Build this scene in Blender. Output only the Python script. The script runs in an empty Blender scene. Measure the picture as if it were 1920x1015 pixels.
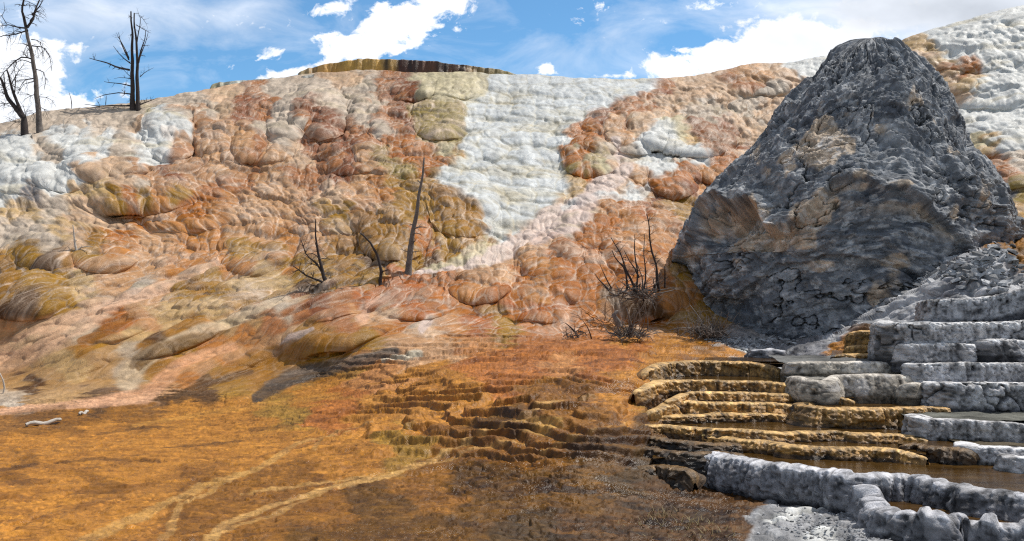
import bpy, math, random
import numpy as np
from mathutils import Vector

# ------------------------------------------------------------------ camera, sky, sun, exposure
SC = bpy.context.scene
F, CX, CY = 1844.0, 960.0, 507.5
EYE = 2.0
PITCH = math.atan(52.5 / F)
cd = bpy.data.cameras.new('camera'); cam = bpy.data.objects.new('camera', cd)
SC.collection.objects.link(cam); SC.camera = cam
cd.sensor_width = 36.0; cd.lens = 36.0 * F / 1920.0
cd.clip_start = 0.1; cd.clip_end = 5000
cam.location = (0, 0, EYE); cam.rotation_euler = (math.radians(90) + PITCH, 0, 0)

SUN_EL, SUN_AZ = 59.0, 68.0          # azimuth from +Y (away from camera), positive = to the right
SUN_STRENGTH = 4.1
SKY_STRENGTH = 0.10
SC.view_settings.view_transform = 'Standard'; SC.view_settings.look = 'None'
SC.view_settings.exposure = 0.0; SC.view_settings.gamma = 1.0
SC.render.engine = 'CYCLES'
SC.cycles.use_denoising = False; SC.cycles.sample_clamp_direct = 4.0; SC.cycles.sample_clamp_indirect = 1.5; SC.cycles.pixel_filter_type = 'BLACKMAN_HARRIS'; SC.cycles.filter_width = 1.2
SC.cycles.max_bounces = 4; SC.cycles.diffuse_bounces = 3; SC.cycles.glossy_bounces = 2

sl = bpy.data.lights.new('sun', 'SUN'); so = bpy.data.objects.new('sun', sl); SC.collection.objects.link(so)
sl.energy = SUN_STRENGTH; sl.angle = math.radians(0.6); sl.color = (1.0, 0.955, 0.88)
e, a = math.radians(SUN_EL), math.radians(SUN_AZ)
SD = Vector((math.cos(e) * math.sin(a), math.cos(e) * math.cos(a), math.sin(e)))
so.rotation_euler = SD.to_track_quat('Z', 'Y').to_euler()

def rays(px, py):
    px = np.asarray(px, float); py = np.asarray(py, float)
    x = (px - CX) / F; v = (CY - py) / F
    c, s = math.cos(PITCH), math.sin(PITCH)
    y = c - v * s; z = s + v * c
    return x / y, z / y                     # per unit of y
def at(px, py, Y):
    u, w = rays(px, py); return (float(u * Y), float(Y), float(EYE + w * Y))
def atz(px, py, z):
    u, w = rays(px, py); Y = (z - EYE) / w; return (float(u * Y), float(Y), float(z))

def L(c):                                   # sRGB 0-255 -> linear
    c = np.asarray(c, float) / 255.0
    return np.where(c <= 0.04045, c / 12.92, ((c + 0.055) / 1.055) ** 2.4)

# ---- world: Nishita sky with cloud banks placed by direction
W = bpy.data.worlds.new('World'); SC.world = W; W.use_nodes = True
def build_world():
    nt = W.node_tree; N = nt.nodes; K = nt.links; N.clear()
    out = N.new('ShaderNodeOutputWorld'); bg = N.new('ShaderNodeBackground')
    K.new(bg.outputs[0], out.inputs[0])
    sky = N.new('ShaderNodeTexSky'); sky.sky_type = 'NISHITA'; sky.sun_disc = False
    sky.sun_elevation = math.radians(SUN_EL); sky.sun_rotation = math.radians(SUN_AZ)
    sky.altitude = 2000; sky.air_density = 1.0; sky.dust_density = 0.2; sky.ozone_density = 3.0
    def val(x):
        n = N.new('ShaderNodeValue'); n.outputs[0].default_value = x; return n.outputs[0]
    def M(op, a, b=None, c=None, clamp=False):
        n = N.new('ShaderNodeMath'); n.operation = op; n.use_clamp = clamp
        for i, v in enumerate((a, b, c)):
            if v is None: continue
            if isinstance(v, (int, float)): n.inputs[i].default_value = v
            else: K.new(v, n.inputs[i])
        return n.outputs[0]
    tc = N.new('ShaderNodeTexCoord'); sep = N.new('ShaderNodeSeparateXYZ'); K.new(tc.outputs['Generated'], sep.inputs[0])
    y = M('MAXIMUM', sep.outputs[1], 0.05)
    u = M('DIVIDE', sep.outputs[0], y); v = M('DIVIDE', sep.outputs[2], y)
    cmb = N.new('ShaderNodeCombineXYZ'); K.new(u, cmb.inputs[0]); K.new(v, cmb.inputs[1])
    def noise(scale, detail, rough, off=(0, 0, 0), sx=1, sy=1, dist=0.0, src=None):
        mp = N.new('ShaderNodeMapping'); K.new(src or cmb.outputs[0], mp.inputs[0])
        mp.inputs['Location'].default_value = off; mp.inputs['Scale'].default_value = (sx, sy, 1)
        n = N.new('ShaderNodeTexNoise'); n.inputs['Scale'].default_value = scale
        n.inputs['Detail'].default_value = detail; n.inputs['Roughness'].default_value = rough
        n.inputs['Distortion'].default_value = dist
        K.new(mp.outputs[0], n.inputs['Vector']); return n.outputs['Fac']
    def blobs(lst, warp=None):
        tot = None
        for (px, py, rx, ry, ang, amp) in lst:
            cu, cv = rays(px, py); cu = float(cu); cv = float(cv)
            ca, sa = math.cos(math.radians(ang)), math.sin(math.radians(ang))
            du = M('SUBTRACT', u, cu); dv = M('SUBTRACT', v, cv)
            p = M('MULTIPLY', M('MULTIPLY_ADD', du, ca, M('MULTIPLY', dv, sa)), F / rx)
            q = M('MULTIPLY', M('MULTIPLY_ADD', dv, ca, M('MULTIPLY', du, -sa)), F / ry)
            r2 = M('MULTIPLY_ADD', p, p, M('MULTIPLY', q, q))
            g = M('MULTIPLY', M('POWER', 2.718, M('MULTIPLY', r2, -1.0)), amp)
            tot = g if tot is None else M('ADD', tot, g)
        return tot
    # cumulus: puffy, hard edged   (px, py, rx, ry, angle up-right, amount)
    cum = blobs([(30, 130, 90, 45, 0, 1.0), (60, 205, 110, 45, -8, 1.2), (150, 205, 45, 22, -20, .75), (-120, 150, 160, 90, 0, 1.2), (95, 108, 35, 28, 0, .6), (-10, 60, 60, 60, 0, .6),
                 (760, 40, 125, 36, 33, 1.0), (690, 85, 60, 26, 20, .8), (850, 5, 70, 26, 10, .7), (605, 68, 38, 18, 10, .72), (655, 10, 60, 16, 10, .55),
                 (500, 98, 42, 17, 5, .62), (540, 137, 80, 10, 14, .9), (585, 25, 38, 12, 10, .5),
                 (1026, 128, 13, 15, 0, .85), (1050, 138, 14, 6, 0, .7), (1150, 6, 60, 17, 0, .62),
                 (1240, 122, 62, 20, 0, .8), (1150, 142, 45, 7, 0, .7), (700, 25, 60, 18, 30, .5), (620, 95, 30, 10, 10, .5), (455, 85, 20, 8, 0, .5), (780, 75, 60, 16, 25, .5), (1330, 112, 70, 30, 8, .9), (1420, 85, 70, 38, 20, 1.0), (1520, 75, 95, 42, 0, 1.0), (1480, 110, 120, 30, 0, .9),
                 (1460, 48, 40, 22, 30, .5), (1620, 60, 90, 40, 0, .7), (1330, 10, 60, 14, 0, .5), (1300, 140, 90, 12, 0, .6)])
    haze = blobs([(170, 20, 230, 55, 0, 1.3), (420, 30, 120, 25, 10, .45), (30, 110, 200, 60, 0, .5), (700, 50, 170, 60, 25, .3),
                  (1190, 75, 60, 50, 0, .35), (1060, 100, 80, 60, -30, .3), (920, 15, 60, 20, 0, .3),
                  (1500, 25, 240, 45, 0, .9), (1750, 20, 230, 90, 0, 1.4), (1950, 30, 260, 120, 0, 1.2), (1250, 130, 120, 30, 0, .55), (500, 5, 60, 12, 0, .4)])
    n1 = noise(30, 8, .62, (3.1, 1.7, 0), 1, 1.35, .3)
    n2 = noise(9, 6, .62, (7.3, 2.2, 0), 1, 2.2, .5)
    # cloud field added outside the picture to whiten the sky's fill light
    out_n = noise(2.6, 6, .55, (1.3, 4.0, 0), src=tc.outputs['Generated'])
    ae = M('SUBTRACT', 1.0, M('MULTIPLY', blobs([(960, 300, 1500, 560, 0, 1.0)]), 2.2, clamp=True), clamp=True)
    infront = M('GREATER_THAN', sep.outputs[1], .05)
    ae = M('MAXIMUM', ae, M('SUBTRACT', 1.0, infront))
    c3 = M('MULTIPLY', M('MULTIPLY', M('SUBTRACT', out_n, .40), 7.0, clamp=True), ae)
    dens = M('MULTIPLY_ADD', M('SUBTRACT', n1, .5), 3.4, M('SUBTRACT', cum, .45))
    c1 = M('MULTIPLY', dens, 3.2, clamp=True)
    hd = M('MULTIPLY_ADD', M('SUBTRACT', n2, .5), 1.4, M('MULTIPLY', haze, .52))
    c2 = M('MULTIPLY', M('SUBTRACT', hd, .02), 1.0, clamp=True)
    c2 = M('MULTIPLY', c2, .92)
    # cloud brightness: thick part bright white, bases grey
    sh = noise(15, 4, .5, (2.0, 9.0, 0), 1, 1.6)
    dark = blobs([(1780, 10, 200, 50, 0, .6), (1900, 45, 160, 60, 0, .5), (1600, 40, 60, 30, 0, .25)])
    bright = M('SUBTRACT', 1.3, M('MULTIPLY', M('SUBTRACT', sh, .3), .55))
    bright = M('SUBTRACT', bright, M('MULTIPLY', dark, .48))
    cc = N.new('ShaderNodeCombineColor')
    K.new(M('MULTIPLY', bright, .90 / SKY_STRENGTH), cc.inputs[0]); K.new(M('MULTIPLY', bright, .935 / SKY_STRENGTH), cc.inputs[1]); K.new(M('MULTIPLY', bright, 1.0 / SKY_STRENGTH), cc.inputs[2])
    tint = N.new('ShaderNodeMix'); tint.data_type = 'RGBA'; tint.blend_type = 'MULTIPLY'; tint.inputs[0].default_value = 1
    K.new(sky.outputs[0], tint.inputs[6]); tint.inputs[7].default_value = SKYTINT
    m1 = N.new('ShaderNodeMix'); m1.data_type = 'RGBA'; K.new(c2, m1.inputs[0]); K.new(tint.outputs[2], m1.inputs[6]); K.new(cc.outputs[0], m1.inputs[7])
    m2 = N.new('ShaderNodeMix'); m2.data_type = 'RGBA'; K.new(c1, m2.inputs[0]); K.new(m1.outputs[2], m2.inputs[6]); K.new(cc.outputs[0], m2.inputs[7])
    m3 = N.new('ShaderNodeMix'); m3.data_type = 'RGBA'; K.new(c3, m3.inputs[0]); K.new(m2.outputs[2], m3.inputs[6]); m3.inputs[7].default_value = (.42 / SKY_STRENGTH, .42 / SKY_STRENGTH, .43 / SKY_STRENGTH, 1)
    K.new(m3.outputs[2], bg.inputs[0]); bg.inputs[1].default_value = SKY_STRENGTH
SKYTINT = (1.1, 1.56, 1.62, 1)
build_world()

# ------------------------------------------------------------------ numpy noise
_T = np.random.default_rng(1234).random((8, 65536), dtype=np.float32)
def H(ix, iy, s):
    s = int(s); return _T[s % 8][((ix + 37 * s) & 255) * 256 + ((iy + 91 * s) & 255)]
def vn(x, y, s=0):
    ix = np.floor(x); iy = np.floor(y); fx = (x - ix).astype(np.float32); fy = (y - iy).astype(np.float32)
    ix = ix.astype(np.int32); iy = iy.astype(np.int32)
    fx = fx * fx * fx * (fx * (fx * 6 - 15) + 10); fy = fy * fy * fy * (fy * (fy * 6 - 15) + 10)
    a = H(ix, iy, s); b = H(ix + 1, iy, s); c = H(ix, iy + 1, s); d = H(ix + 1, iy + 1, s)
    return (a + (b - a) * fx) * (1 - fy) + (c + (d - c) * fx) * fy
def fbm(x, y, s=0, o=4, g=.5):
    r = 0; am = 1; t = 0
    for i in range(o):
        r = r + am * vn(x + 17.3 * i, y - 9.1 * i, s + i); t += am; am *= g; x = x * 2.03; y = y * 2.03
    return r / t - .5
def lobes(a, b, s=0, k=14.0, tilt=.5, var=.3, jit=.42, dome=1.1):
    """rounded overlapping lobes; b grows uphill. returns height, random value, crease measure"""
    ia = np.floor(a).astype(np.int32); ib = np.floor(b).astype(np.int32)
    sw = 0; sh = 0; sr = 0; m1 = np.full(a.shape, 9.0, np.float32); m2 = m1.copy()
    for i in (-1, 0, 1):
        for j in (-1, 0, 1):
            cx = ia + i; cy = ib + j
            da = (a - (cx + .5 + (H(cx, cy, s) - .5) * 2 * jit)).astype(np.float32)
            db = (b - (cy + .5 + (H(cx, cy, s + 1) - .5) * 2 * jit)).astype(np.float32)
            r = H(cx, cy, s + 2); d2 = da * da + db * db
            w = np.exp(-k * d2) + 1e-12
            sw += w; sh += w * (1 - dome * d2 - tilt * db + var * (r - .5)); sr += w * r
            nm = np.minimum(m1, d2); m2 = np.minimum(m2, np.maximum(m1, d2)); m1 = nm
    return sh / sw, sr / sw, np.sqrt(m2) - np.sqrt(m1)
def sst(a, b, x):
    t = np.clip((x - a) / (b - a), 0, 1); return t * t * (3 - 2 * t)
def poly_interp(pts, x):
    p = np.array(pts, float); return np.interp(x, p[:, 0], p[:, 1])

# ------------------------------------------------------------------ materials
MATS = {}
def mat(name, base=None, rough=.6, attr=False, bump=(), bdist=.02, spec=.5, var=.25, nscale=8.0, coat=0.0, rough2=None, fine=60.0):
    m = bpy.data.materials.new(name); m.use_nodes = True; nt = m.node_tree; N = nt.nodes; K = nt.links
    b = N['Principled BSDF']; b.inputs['Specular IOR Level'].default_value = spec
    tc = N.new('ShaderNodeTexCoord'); co = tc.outputs['Object']
    def noise(sc, det=4, rg=.6):
        n = N.new('ShaderNodeTexNoise'); n.inputs['Scale'].default_value = sc; n.inputs['Detail'].default_value = det
        n.inputs['Roughness'].default_value = rg; K.new(co, n.inputs['Vector']); return n.outputs['Fac']
    if attr:
        at_ = N.new('ShaderNodeAttribute'); at_.attribute_name = 'Col'; src = at_.outputs['Color']
    else:
        rgb = N.new('ShaderNodeRGB'); rgb.outputs[0].default_value = tuple(base) + (1,); src = rgb.outputs[0]
    mr = N.new('ShaderNodeMapRange'); K.new(noise(nscale, 6, .65), mr.inputs[0]); mr.inputs[1].default_value = .3; mr.inputs[2].default_value = .7
    mr.inputs[3].default_value = 1 - var; mr.inputs[4].default_value = 1 + var
    mr2 = N.new('ShaderNodeMapRange'); K.new(noise(fine, 3, .6), mr2.inputs[0]); mr2.inputs[1].default_value = .3; mr2.inputs[2].default_value = .7
    mr2.inputs[3].default_value = 1 - var * .8; mr2.inputs[4].default_value = 1 + var * .8
    mu = N.new('ShaderNodeMath'); mu.operation = 'MULTIPLY'; K.new(mr.outputs[0], mu.inputs[0]); K.new(mr2.outputs[0], mu.inputs[1])
    mx = N.new('ShaderNodeVectorMath'); mx.operation = 'SCALE'; K.new(src, mx.inputs[0]); K.new(mu.outputs[0], mx.inputs['Scale'])
    K.new(mx.outputs[0], b.inputs['Base Color'])
    if rough2 is not None:
        r = N.new('ShaderNodeMapRange'); K.new(noise(nscale * .7, 5), r.inputs[0]); r.inputs[1].default_value = .38; r.inputs[2].default_value = .62
        r.inputs[3].default_value = rough2; r.inputs[4].default_value = rough; 
        if attr:
            am = N.new('ShaderNodeMath'); am.operation = 'MULTIPLY'; K.new(r.outputs[0], am.inputs[0]); K.new(at_.outputs['Alpha'], am.inputs[1]); K.new(am.outputs[0], b.inputs['Roughness'])
        else: K.new(r.outputs[0], b.inputs['Roughness'])
    else: b.inputs['Roughness'].default_value = rough
    if attr:   # alpha channel of the colour attribute = wetness
        pass
    if coat: b.inputs['Coat Weight'].default_value = coat; b.inputs['Coat Roughness'].default_value = .08
    prev = None
    for (sc, st) in bump:
        bp = N.new('ShaderNodeBump'); bp.inputs['Strength'].default_value = st; bp.inputs['Distance'].default_value = bdist
        K.new(noise(sc, 5, .65), bp.inputs['Height'])
        if prev: K.new(prev, bp.inputs['Normal'])
        prev = bp.outputs[0]
    if prev: K.new(prev, b.inputs['Normal'])
    return m
M_HILL = mat('travertine', spec=.3, attr=True, rough=.75, rough2=.38, bump=((9, .5), (45, .45)), bdist=.03, var=.13, nscale=5, fine=38)
M_CONE = mat('slate_rock', attr=True, rough=.85, bump=((14, .7), (60, .6)), bdist=.03, var=.22, nscale=7, spec=.3)
M_BROWN = mat('algae_travertine', attr=True, rough=.6, rough2=.22, bump=((30, .7), (90, .6)), bdist=.015, var=.22, nscale=12, fine=90)
M_GREY = mat('grey_travertine', attr=True, rough=.9, bump=((25, .8), (80, .7)), bdist=.02, var=.2, nscale=10, fine=70, spec=.2)
M_WOOD = mat('dead_wood', L((112, 104, 98)), rough=.85, bump=((40, .6),), bdist=.01, var=.4, nscale=6, fine=50)
M_WOODD = mat('dark_dead_wood', L((58, 50, 48)), rough=.85, bump=((40, .6),), bdist=.01, var=.4, nscale=6, fine=50)
M_WOODP = mat('pale_dead_wood', L((190, 182, 172)), rough=.8, bump=((40, .5),), bdist=.01, var=.3, nscale=6, fine=50)
M_GRASS = mat('dry_grass', L((124, 106, 66)), rough=.7, var=.3)
def water_mat():
    m = bpy.data.materials.new('pool_water'); m.use_nodes = True; N = m.node_tree.nodes; K = m.node_tree.links
    b = N['Principled BSDF']; tc = N.new('ShaderNodeTexCoord')
    n = N.new('ShaderNodeTexNoise'); n.inputs['Scale'].default_value = 2.2; n.inputs['Detail'].default_value = 8; n.inputs['Roughness'].default_value = .7
    mp = N.new('ShaderNodeMapping'); mp.inputs['Scale'].default_value = (1, 2.5, 1); K.new(tc.outputs['Object'], mp.inputs[0]); K.new(mp.outputs[0], n.inputs['Vector'])
    cr = N.new('ShaderNodeValToRGB'); K.new(n.outputs['Fac'], cr.inputs[0])
    cr.color_ramp.elements[0].position = .3; cr.color_ramp.elements[0].color = tuple(L((46, 30, 10))) + (1,)
    cr.color_ramp.elements[1].position = .68; cr.color_ramp.elements[1].color = tuple(L((98, 72, 34))) + (1,)
    K.new(cr.outputs[0], b.inputs['Base Color']); b.inputs['Roughness'].default_value = .06; b.inputs['IOR'].default_value = 1.33
    n2 = N.new('ShaderNodeTexNoise'); n2.inputs['Scale'].default_value = 22; n2.inputs['Detail'].default_value = 3; K.new(mp.outputs[0], n2.inputs['Vector'])
    bp = N.new('ShaderNodeBump'); bp.inputs['Strength'].default_value = .25; bp.inputs['Distance'].default_value = .01; K.new(n2.outputs['Fac'], bp.inputs['Height'])
    K.new(bp.outputs[0], b.inputs['Normal']); return m
M_WATER = water_mat()

# ------------------------------------------------------------------ mesh helpers
def tag(o, label=None, cat=None, group=None, kind=None):
    if label: o['label'] = label
    if cat: o['category'] = cat
    if group: o['group'] = group
    if kind: o['kind'] = kind
    return o
def empty(name, loc):
    o = bpy.data.objects.new(name, None); o.location = loc; o.empty_display_size = .3; SC.collection.objects.link(o); return o
def mesh_obj(name, V, Fc, material, parent=None, loc=None, col=None, smooth=True, alpha=None):
    """V (n,3) world coords; Fc (m,4) or (m,3) int; loc = world origin of the object"""
    V = np.asarray(V, np.float32); Fc = np.asarray(Fc, np.int32)
    org = np.array(loc if loc is not None else (parent.location if parent is not None else (0, 0, 0)), np.float32)
    me = bpy.data.meshes.new(name); k = Fc.shape[1]
    me.vertices.add(len(V)); me.vertices.foreach_set('co', (V - org).ravel())
    me.loops.add(Fc.size); me.loops.foreach_set('vertex_index', Fc.ravel())
    me.polygons.add(len(Fc)); me.polygons.foreach_set('loop_start', np.arange(0, Fc.size, k, dtype=np.int32))
    try: me.polygons.foreach_set('loop_total', np.full(len(Fc), k, np.int32))
    except Exception: pass
    me.update(calc_edges=True)
    me.polygons.foreach_set('use_smooth', np.full(len(Fc), smooth, bool))
    if col is not None:
        ca = me.color_attributes.new('Col', 'FLOAT_COLOR', 'POINT')
        c4 = np.ones((len(V), 4), np.float32); c4[:, :3] = np.clip(col, 0, 1)
        if alpha is not None: c4[:, 3] = alpha
        ca.data.foreach_set('color', c4.ravel())
    me.materials.append(material); me.validate()
    o = bpy.data.objects.new(name, me); SC.collection.objects.link(o)
    if parent is not None: o.parent = parent
    elif loc is not None: o.location = loc
    return o
def grid_faces(nr, nc, wrap=False):
    i = np.arange(nr - 1)[:, None]; j = np.arange(nc if wrap else nc - 1)[None, :]; j2 = (j + 1) % nc
    return np.stack([i * nc + j, i * nc + j2, (i + 1) * nc + j2, (i + 1) * nc + j], -1).reshape(-1, 4)
def grid_normals(P):
    du = np.gradient(P, axis=1); dv = np.gradient(P, axis=0)
    n = np.cross(du, dv); n /= np.linalg.norm(n, axis=2, keepdims=True) + 1e-9
    return n

# ------------------------------------------------------------------ the hill and the ground: one sheet
SKY = [(-900, 400), (-500, 330), (-100, 250), (0, 234), (80, 212), (200, 200), (300, 184), (400, 168), (470, 155), (560, 143), (600, 137), (700, 133), (860, 138), (970, 140), (1100, 148), (1220, 150), (1300, 145), (1400, 124), (1500, 116), (1560, 105), (1640, 90), (1700, 72), (1760, 52), (1850, 28), (1920, 12), (2050, -15), (2500, -60), (2800, -60)]
# base-surface control points: ('z' -> height there, 'd' -> distance)
CT = []
def cz(px, py, z): CT.append((px, py, atz(px, py, z)[1]))
def cdp(px, py, d): CT.append((px, py, d))
for px, pts in {-700: ((1300, -.05), (1015, 0), (850, .05), (790, .15)), 0: ((1400, -.1), (1015, 0), (900, .05), (820, .1), (775, .15)), 300: ((1400, -.1), (1015, 0), (900, .06), (820, .12), (760, .2)),
                600: ((1400, -.1), (1015, 0), (900, .08), (820, .2), (760, .38), (720, .5)), 900: ((1400, -.1), (1015, 0), (900, .12), (840, .28), (780, .5), (720, .78), (670, 1.0)),
                1180: ((1400, -.1), (1015, 0), (930, .08), (880, .22), (840, .36), (800, .5), (755, .68), (715, .88), (680, 1.03), (655, 1.1)),
                1330: ((1400, -.1), (1015, 0), (930, .0), (880, .05), (840, .15), (800, .28), (755, .45), (715, .68), (690, .85), (655, 1.08)),
                1600: ((1400, -.1), (1015, 0), (930, 0), (850, 0), (800, .2), (750, .4), (700, .7), (670, .95), (640, 1.15)),
                1950: ((1400, -.1), (1015, 0), (930, 0), (850, 0), (800, .15), (750, .4), (700, .6), (650, 1.0), (600, 1.4)),
                2600: ((1400, -.1), (1015, 0), (900, 0), (750, .5), (650, 1.1))}.items():
    for py, z in pts: cz(px, py, z)
for p in ((-700, 360, 25), (-700, 500, 22), (-700, 650, 19.5), (0, 234, 27), (0, 330, 24.8), (0, 450, 22.3), (0, 600, 20), (0, 700, 18.8), (150, 660, 18.6), (300, 186, 29.5), (300, 300, 26.5), (300, 450, 23), (300, 600, 19.8), (300, 690, 18.3),
          (600, 137, 32), (600, 200, 30), (600, 300, 27), (600, 450, 22.8), (600, 545, 20.6), (600, 640, 18.2), (850, 140, 32), (850, 200, 30.4), (800, 300, 26.8), (800, 420, 23.3), (800, 520, 20.8), (800, 600, 19), (850, 640, 18.2),
          (1050, 146, 32.5), (1050, 250, 29), (1050, 380, 25), (1050, 500, 21.6), (1050, 600, 19), (1050, 640, 18.2), (1250, 148, 33), (1250, 250, 29.5), (1250, 370, 25.8), (1250, 480, 22), (1250, 560, 20.2), (1250, 635, 18.9),
          (1500, 116, 34), (1500, 250, 31), (1500, 400, 27), (1500, 540, 23.5), (1500, 610, 20.5), (1700, 72, 34.5), (1700, 250, 30.5), (1700, 400, 26.5), (1700, 520, 22), (1700, 580, 18.5), (1900, 20, 34), (1900, 150, 30.5), (1900, 300, 26.5), (1900, 400, 24), (1900, 450, 22), (1900, 510, 18.8), (1820, 550, 16.6), (1900, 555, 15.8),
          (2600, -60, 34), (2600, 200, 29), (2600, 450, 21), (2600, 560, 17)): cdp(*p)
CT = np.array(CT)
def tps(xy, v, lam=1e-3):
    n = len(xy); d = np.hypot(xy[:, None, 0] - xy[None, :, 0], xy[:, None, 1] - xy[None, :, 1])
    K = np.where(d > 0, d * d * np.log(d + 1e-12), 0) + lam * np.eye(n)
    A = np.zeros((n + 3, n + 3)); A[:n, :n] = K; A[:n, n] = 1; A[:n, n + 1:] = xy; A[n, :n] = 1; A[n + 1:, :n] = xy.T
    w = np.linalg.solve(A, np.concatenate([v, np.zeros(3)])); return w
XY = CT[:, :2] / np.array([500., 250.]); TW = tps(XY, 1 / CT[:, 2])
def tps_eval(px, py):
    q = np.stack([px / 500., py / 250.], -1).reshape(-1, 2); out = np.zeros(len(q))
    for s in range(0, len(q), 20000):
        b = q[s:s + 20000]; d = np.hypot(b[:, None, 0] - XY[None, :, 0], b[:, None, 1] - XY[None, :, 1])
        out[s:s + 20000] = (np.where(d > 0, d * d * np.log(d + 1e-12), 0) @ TW[:-3]) + TW[-3] + b @ TW[-2:]
    return out.reshape(px.shape)
GX = np.arange(-900, 2821, 12.0); GY = np.arange(-100, 1601, 6.0)
GD = 1.0 / np.clip(tps_eval(*np.meshgrid(GX, GY)), 1 / 60., 1 / 2.5)
def bil(G, px, py, x0=-900., dx=12., y0=-100., dy=6.):
    a = np.clip((px - x0) / dx, 0, G.shape[1] - 1.001); b = np.clip((py - y0) / dy, 0, G.shape[0] - 1.001)
    i = a.astype(int); j = b.astype(int); fa = a - i; fb = b - j
    return (G[j, i] * (1 - fa) + G[j, i + 1] * fa) * (1 - fb) + (G[j + 1, i] * (1 - fa) + G[j + 1, i + 1] * fa) * fb

BASE = [(-900, 790), (0, 768), (250, 752), (480, 752), (560, 722), (740, 676), (900, 655), (1150, 655), (1300, 655), (1500, 640), (1700, 600), (1800, 570), (2600, 560)]
# hand-placed mounds: px, py, rx, ry, height (m), shape: steep lower front
MOUNDS = [(835, 165, 75, 26, .5), (770, 165, 40, 30, .5), (825, 232, 55, 38, .8), (740, 240, 45, 40, .5), (690, 240, 40, 50, .5), (600, 215, 50, 45, .7), (540, 230, 40, 40, .5), (615, 245, 30, 25, .5), (660, 300, 60, 35, .6),
          (500, 275, 60, 40, .5), (320, 260, 45, 50, .7), (430, 260, 70, 55, .7), (215, 300, 90, 45, .6), (130, 265, 60, 30, .5), (130, 320, 70, 40, .5), (250, 370, 110, 30, .6), (40, 320, 60, 50, .4), (370, 340, 90, 35, .4),
          (740, 440, 60, 55, .7), (870, 400, 60, 50, .6), (640, 400, 70, 45, .4), (480, 480, 60, 40, .4), (100, 470, 70, 35, .45), (200, 480, 60, 35, .4), (60, 560, 80, 40, .5), (360, 400, 90, 40, .4),
          (1290, 262, 85, 34, 1.0), (1190, 255, 55, 40, .7), (1130, 255, 35, 35, .5), (1105, 300, 50, 36, .7), (1330, 310, 60, 35, .8), (1260, 340, 42, 32, .7), (1210, 330, 30, 20, .3), (1160, 330, 50, 30, .2),
          (1090, 440, 60, 35, .4), (1030, 490, 60, 40, .4), (1190, 470, 60, 50, .4), (900, 540, 60, 35, .4), (770, 575, 75, 30, .5), (640, 580, 70, 22, .4), (1000, 580, 60, 30, .35), (1040, 545, 50, 30, .3), (1200, 560, 60, 45, .35),
          (920, 625, 120, 17, .35), (660, 635, 90, 20, .3), (340, 640, 90, 22, .35), (230, 620, 60, 22, .3), (400, 700, 110, 22, .35), (560, 705, 90, 20, .3), (450, 742, 32, 16, .35), (130, 690, 90, 30, .3), (200, 740, 110, 12, .15),
          (610, 775, 60, 18, .12), (690, 750, 50, 12, .1), (960, 785, 45, 12, .1), (1100, 743, 45, 12, .13), (1140, 712, 70, 12, .12), (1010, 720, 60, 12, .1), (900, 800, 60, 14, .1), (1270, 690, 50, 12, .1), (1100, 772, 40, 10, .08),
          (1800, 110, 120, 30, .5), (1860, 180, 90, 30, .5), (1790, 160, 40, 20, .4), (1850, 260, 80, 40, .6), (1890, 330, 50, 30, .5), (1420, 160, 70, 25, .4), (1340, 175, 60, 22, .3),
          (1840, 500, 60, 38, .4), (1780, 540, 60, 22, .25), (1550, 600, 60, 20, .2)]

def base_surface(px, py):
    D = bil(GD, px, py)
    Ld = np.interp(px, [1440, 1500, 1560, 1620, 1680, 1740, 1800, 1850, 1900, 1960, 2100], [665, 640, 622, 592, 560, 522, 484, 462, 455, 440, 430])
    md = sst(-8, 22, py - Ld) * sst(1430, 1500, px) * sst(720, 680, py)
    D = D + md * np.minimum(0, 17.8 - .016 * (py - Ld) - D)
    for (mx, my, rx, ry, h) in MOUNDS:
        sk_ = np.where(my > 560, .35, 0.) ; u = (px - mx) / (rx * 1.1); v = (py - my + sk_ * (px - mx) * (mx < 700)) / (ry * 1.15)
        v = np.where(v > 0, v * (1 + .12 * v * v), v * .85)
        r = u * u + v * v
        D = D - h * np.where(my > 540, .5, .68) * sst(0, .9, 1 - r) * (r < 1)
    return D

rng = np.random.default_rng(5)
pxs = np.concatenate([np.linspace(-880, -40, 70), np.arange(-30, 1951, 1.45), np.linspace(1960, 2780, 70)])
NR = 820
tt = np.linspace(0, 1, NR)
sky = np.interp(pxs, [p[0] for p in SKY], [p[1] for p in SKY])
sky = sky + 2.0 * fbm(pxs / 45., pxs * 0, 91, 4) * 2
PYm = sky[None, :] + (1045 - sky[None, :]) * tt[:, None]
ext = 1045 + (1500 - 1045) * (np.linspace(0, 1, 46)[1:, None] ** 1.3)
PYe = np.repeat(ext, len(pxs), 1)
PY = np.concatenate([PYm, PYe], 0); PX = np.repeat(pxs[None, :], PY.shape[0], 0)
D = base_surface(PX, PY)
u, w = rays(PX, PY)
P = np.stack([u * D, D, EYE + w * D], -1)
# smooth base normals
def box(A, n):
    for ax in (0, 1):
        for _ in range(2):
            c = np.cumsum(np.concatenate([np.repeat(np.take(A, [0], ax), n + 1, ax), A, np.repeat(np.take(A, [-1], ax), n, ax)], ax), ax)
            A = (np.take(c, range(2 * n + 1, c.shape[ax]), ax) - np.take(c, range(0, c.shape[ax] - 2 * n - 1), ax)) / (2 * n + 1)
    return A
NRM = grid_normals(box(P, 5)); NRM = np.where((NRM[..., 2:3] < 0) , -NRM, NRM)
X, Y, Z = P[..., 0], P[..., 1], P[..., 2]
S = Y + 1.25 * Z                                   # grows uphill
pyb = np.interp(PX, [p[0] for p in BASE], [p[1] for p in BASE])
hill = sst(10, -45, PY - pyb)                      # 1 on the hill, 0 on the flat
upper = sst(0, -170, PY - pyb)
lowleft = sst(0, 1, (PY - (560 - .0 * PX)) / 60.) * sst(900, 500, PX)
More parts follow.
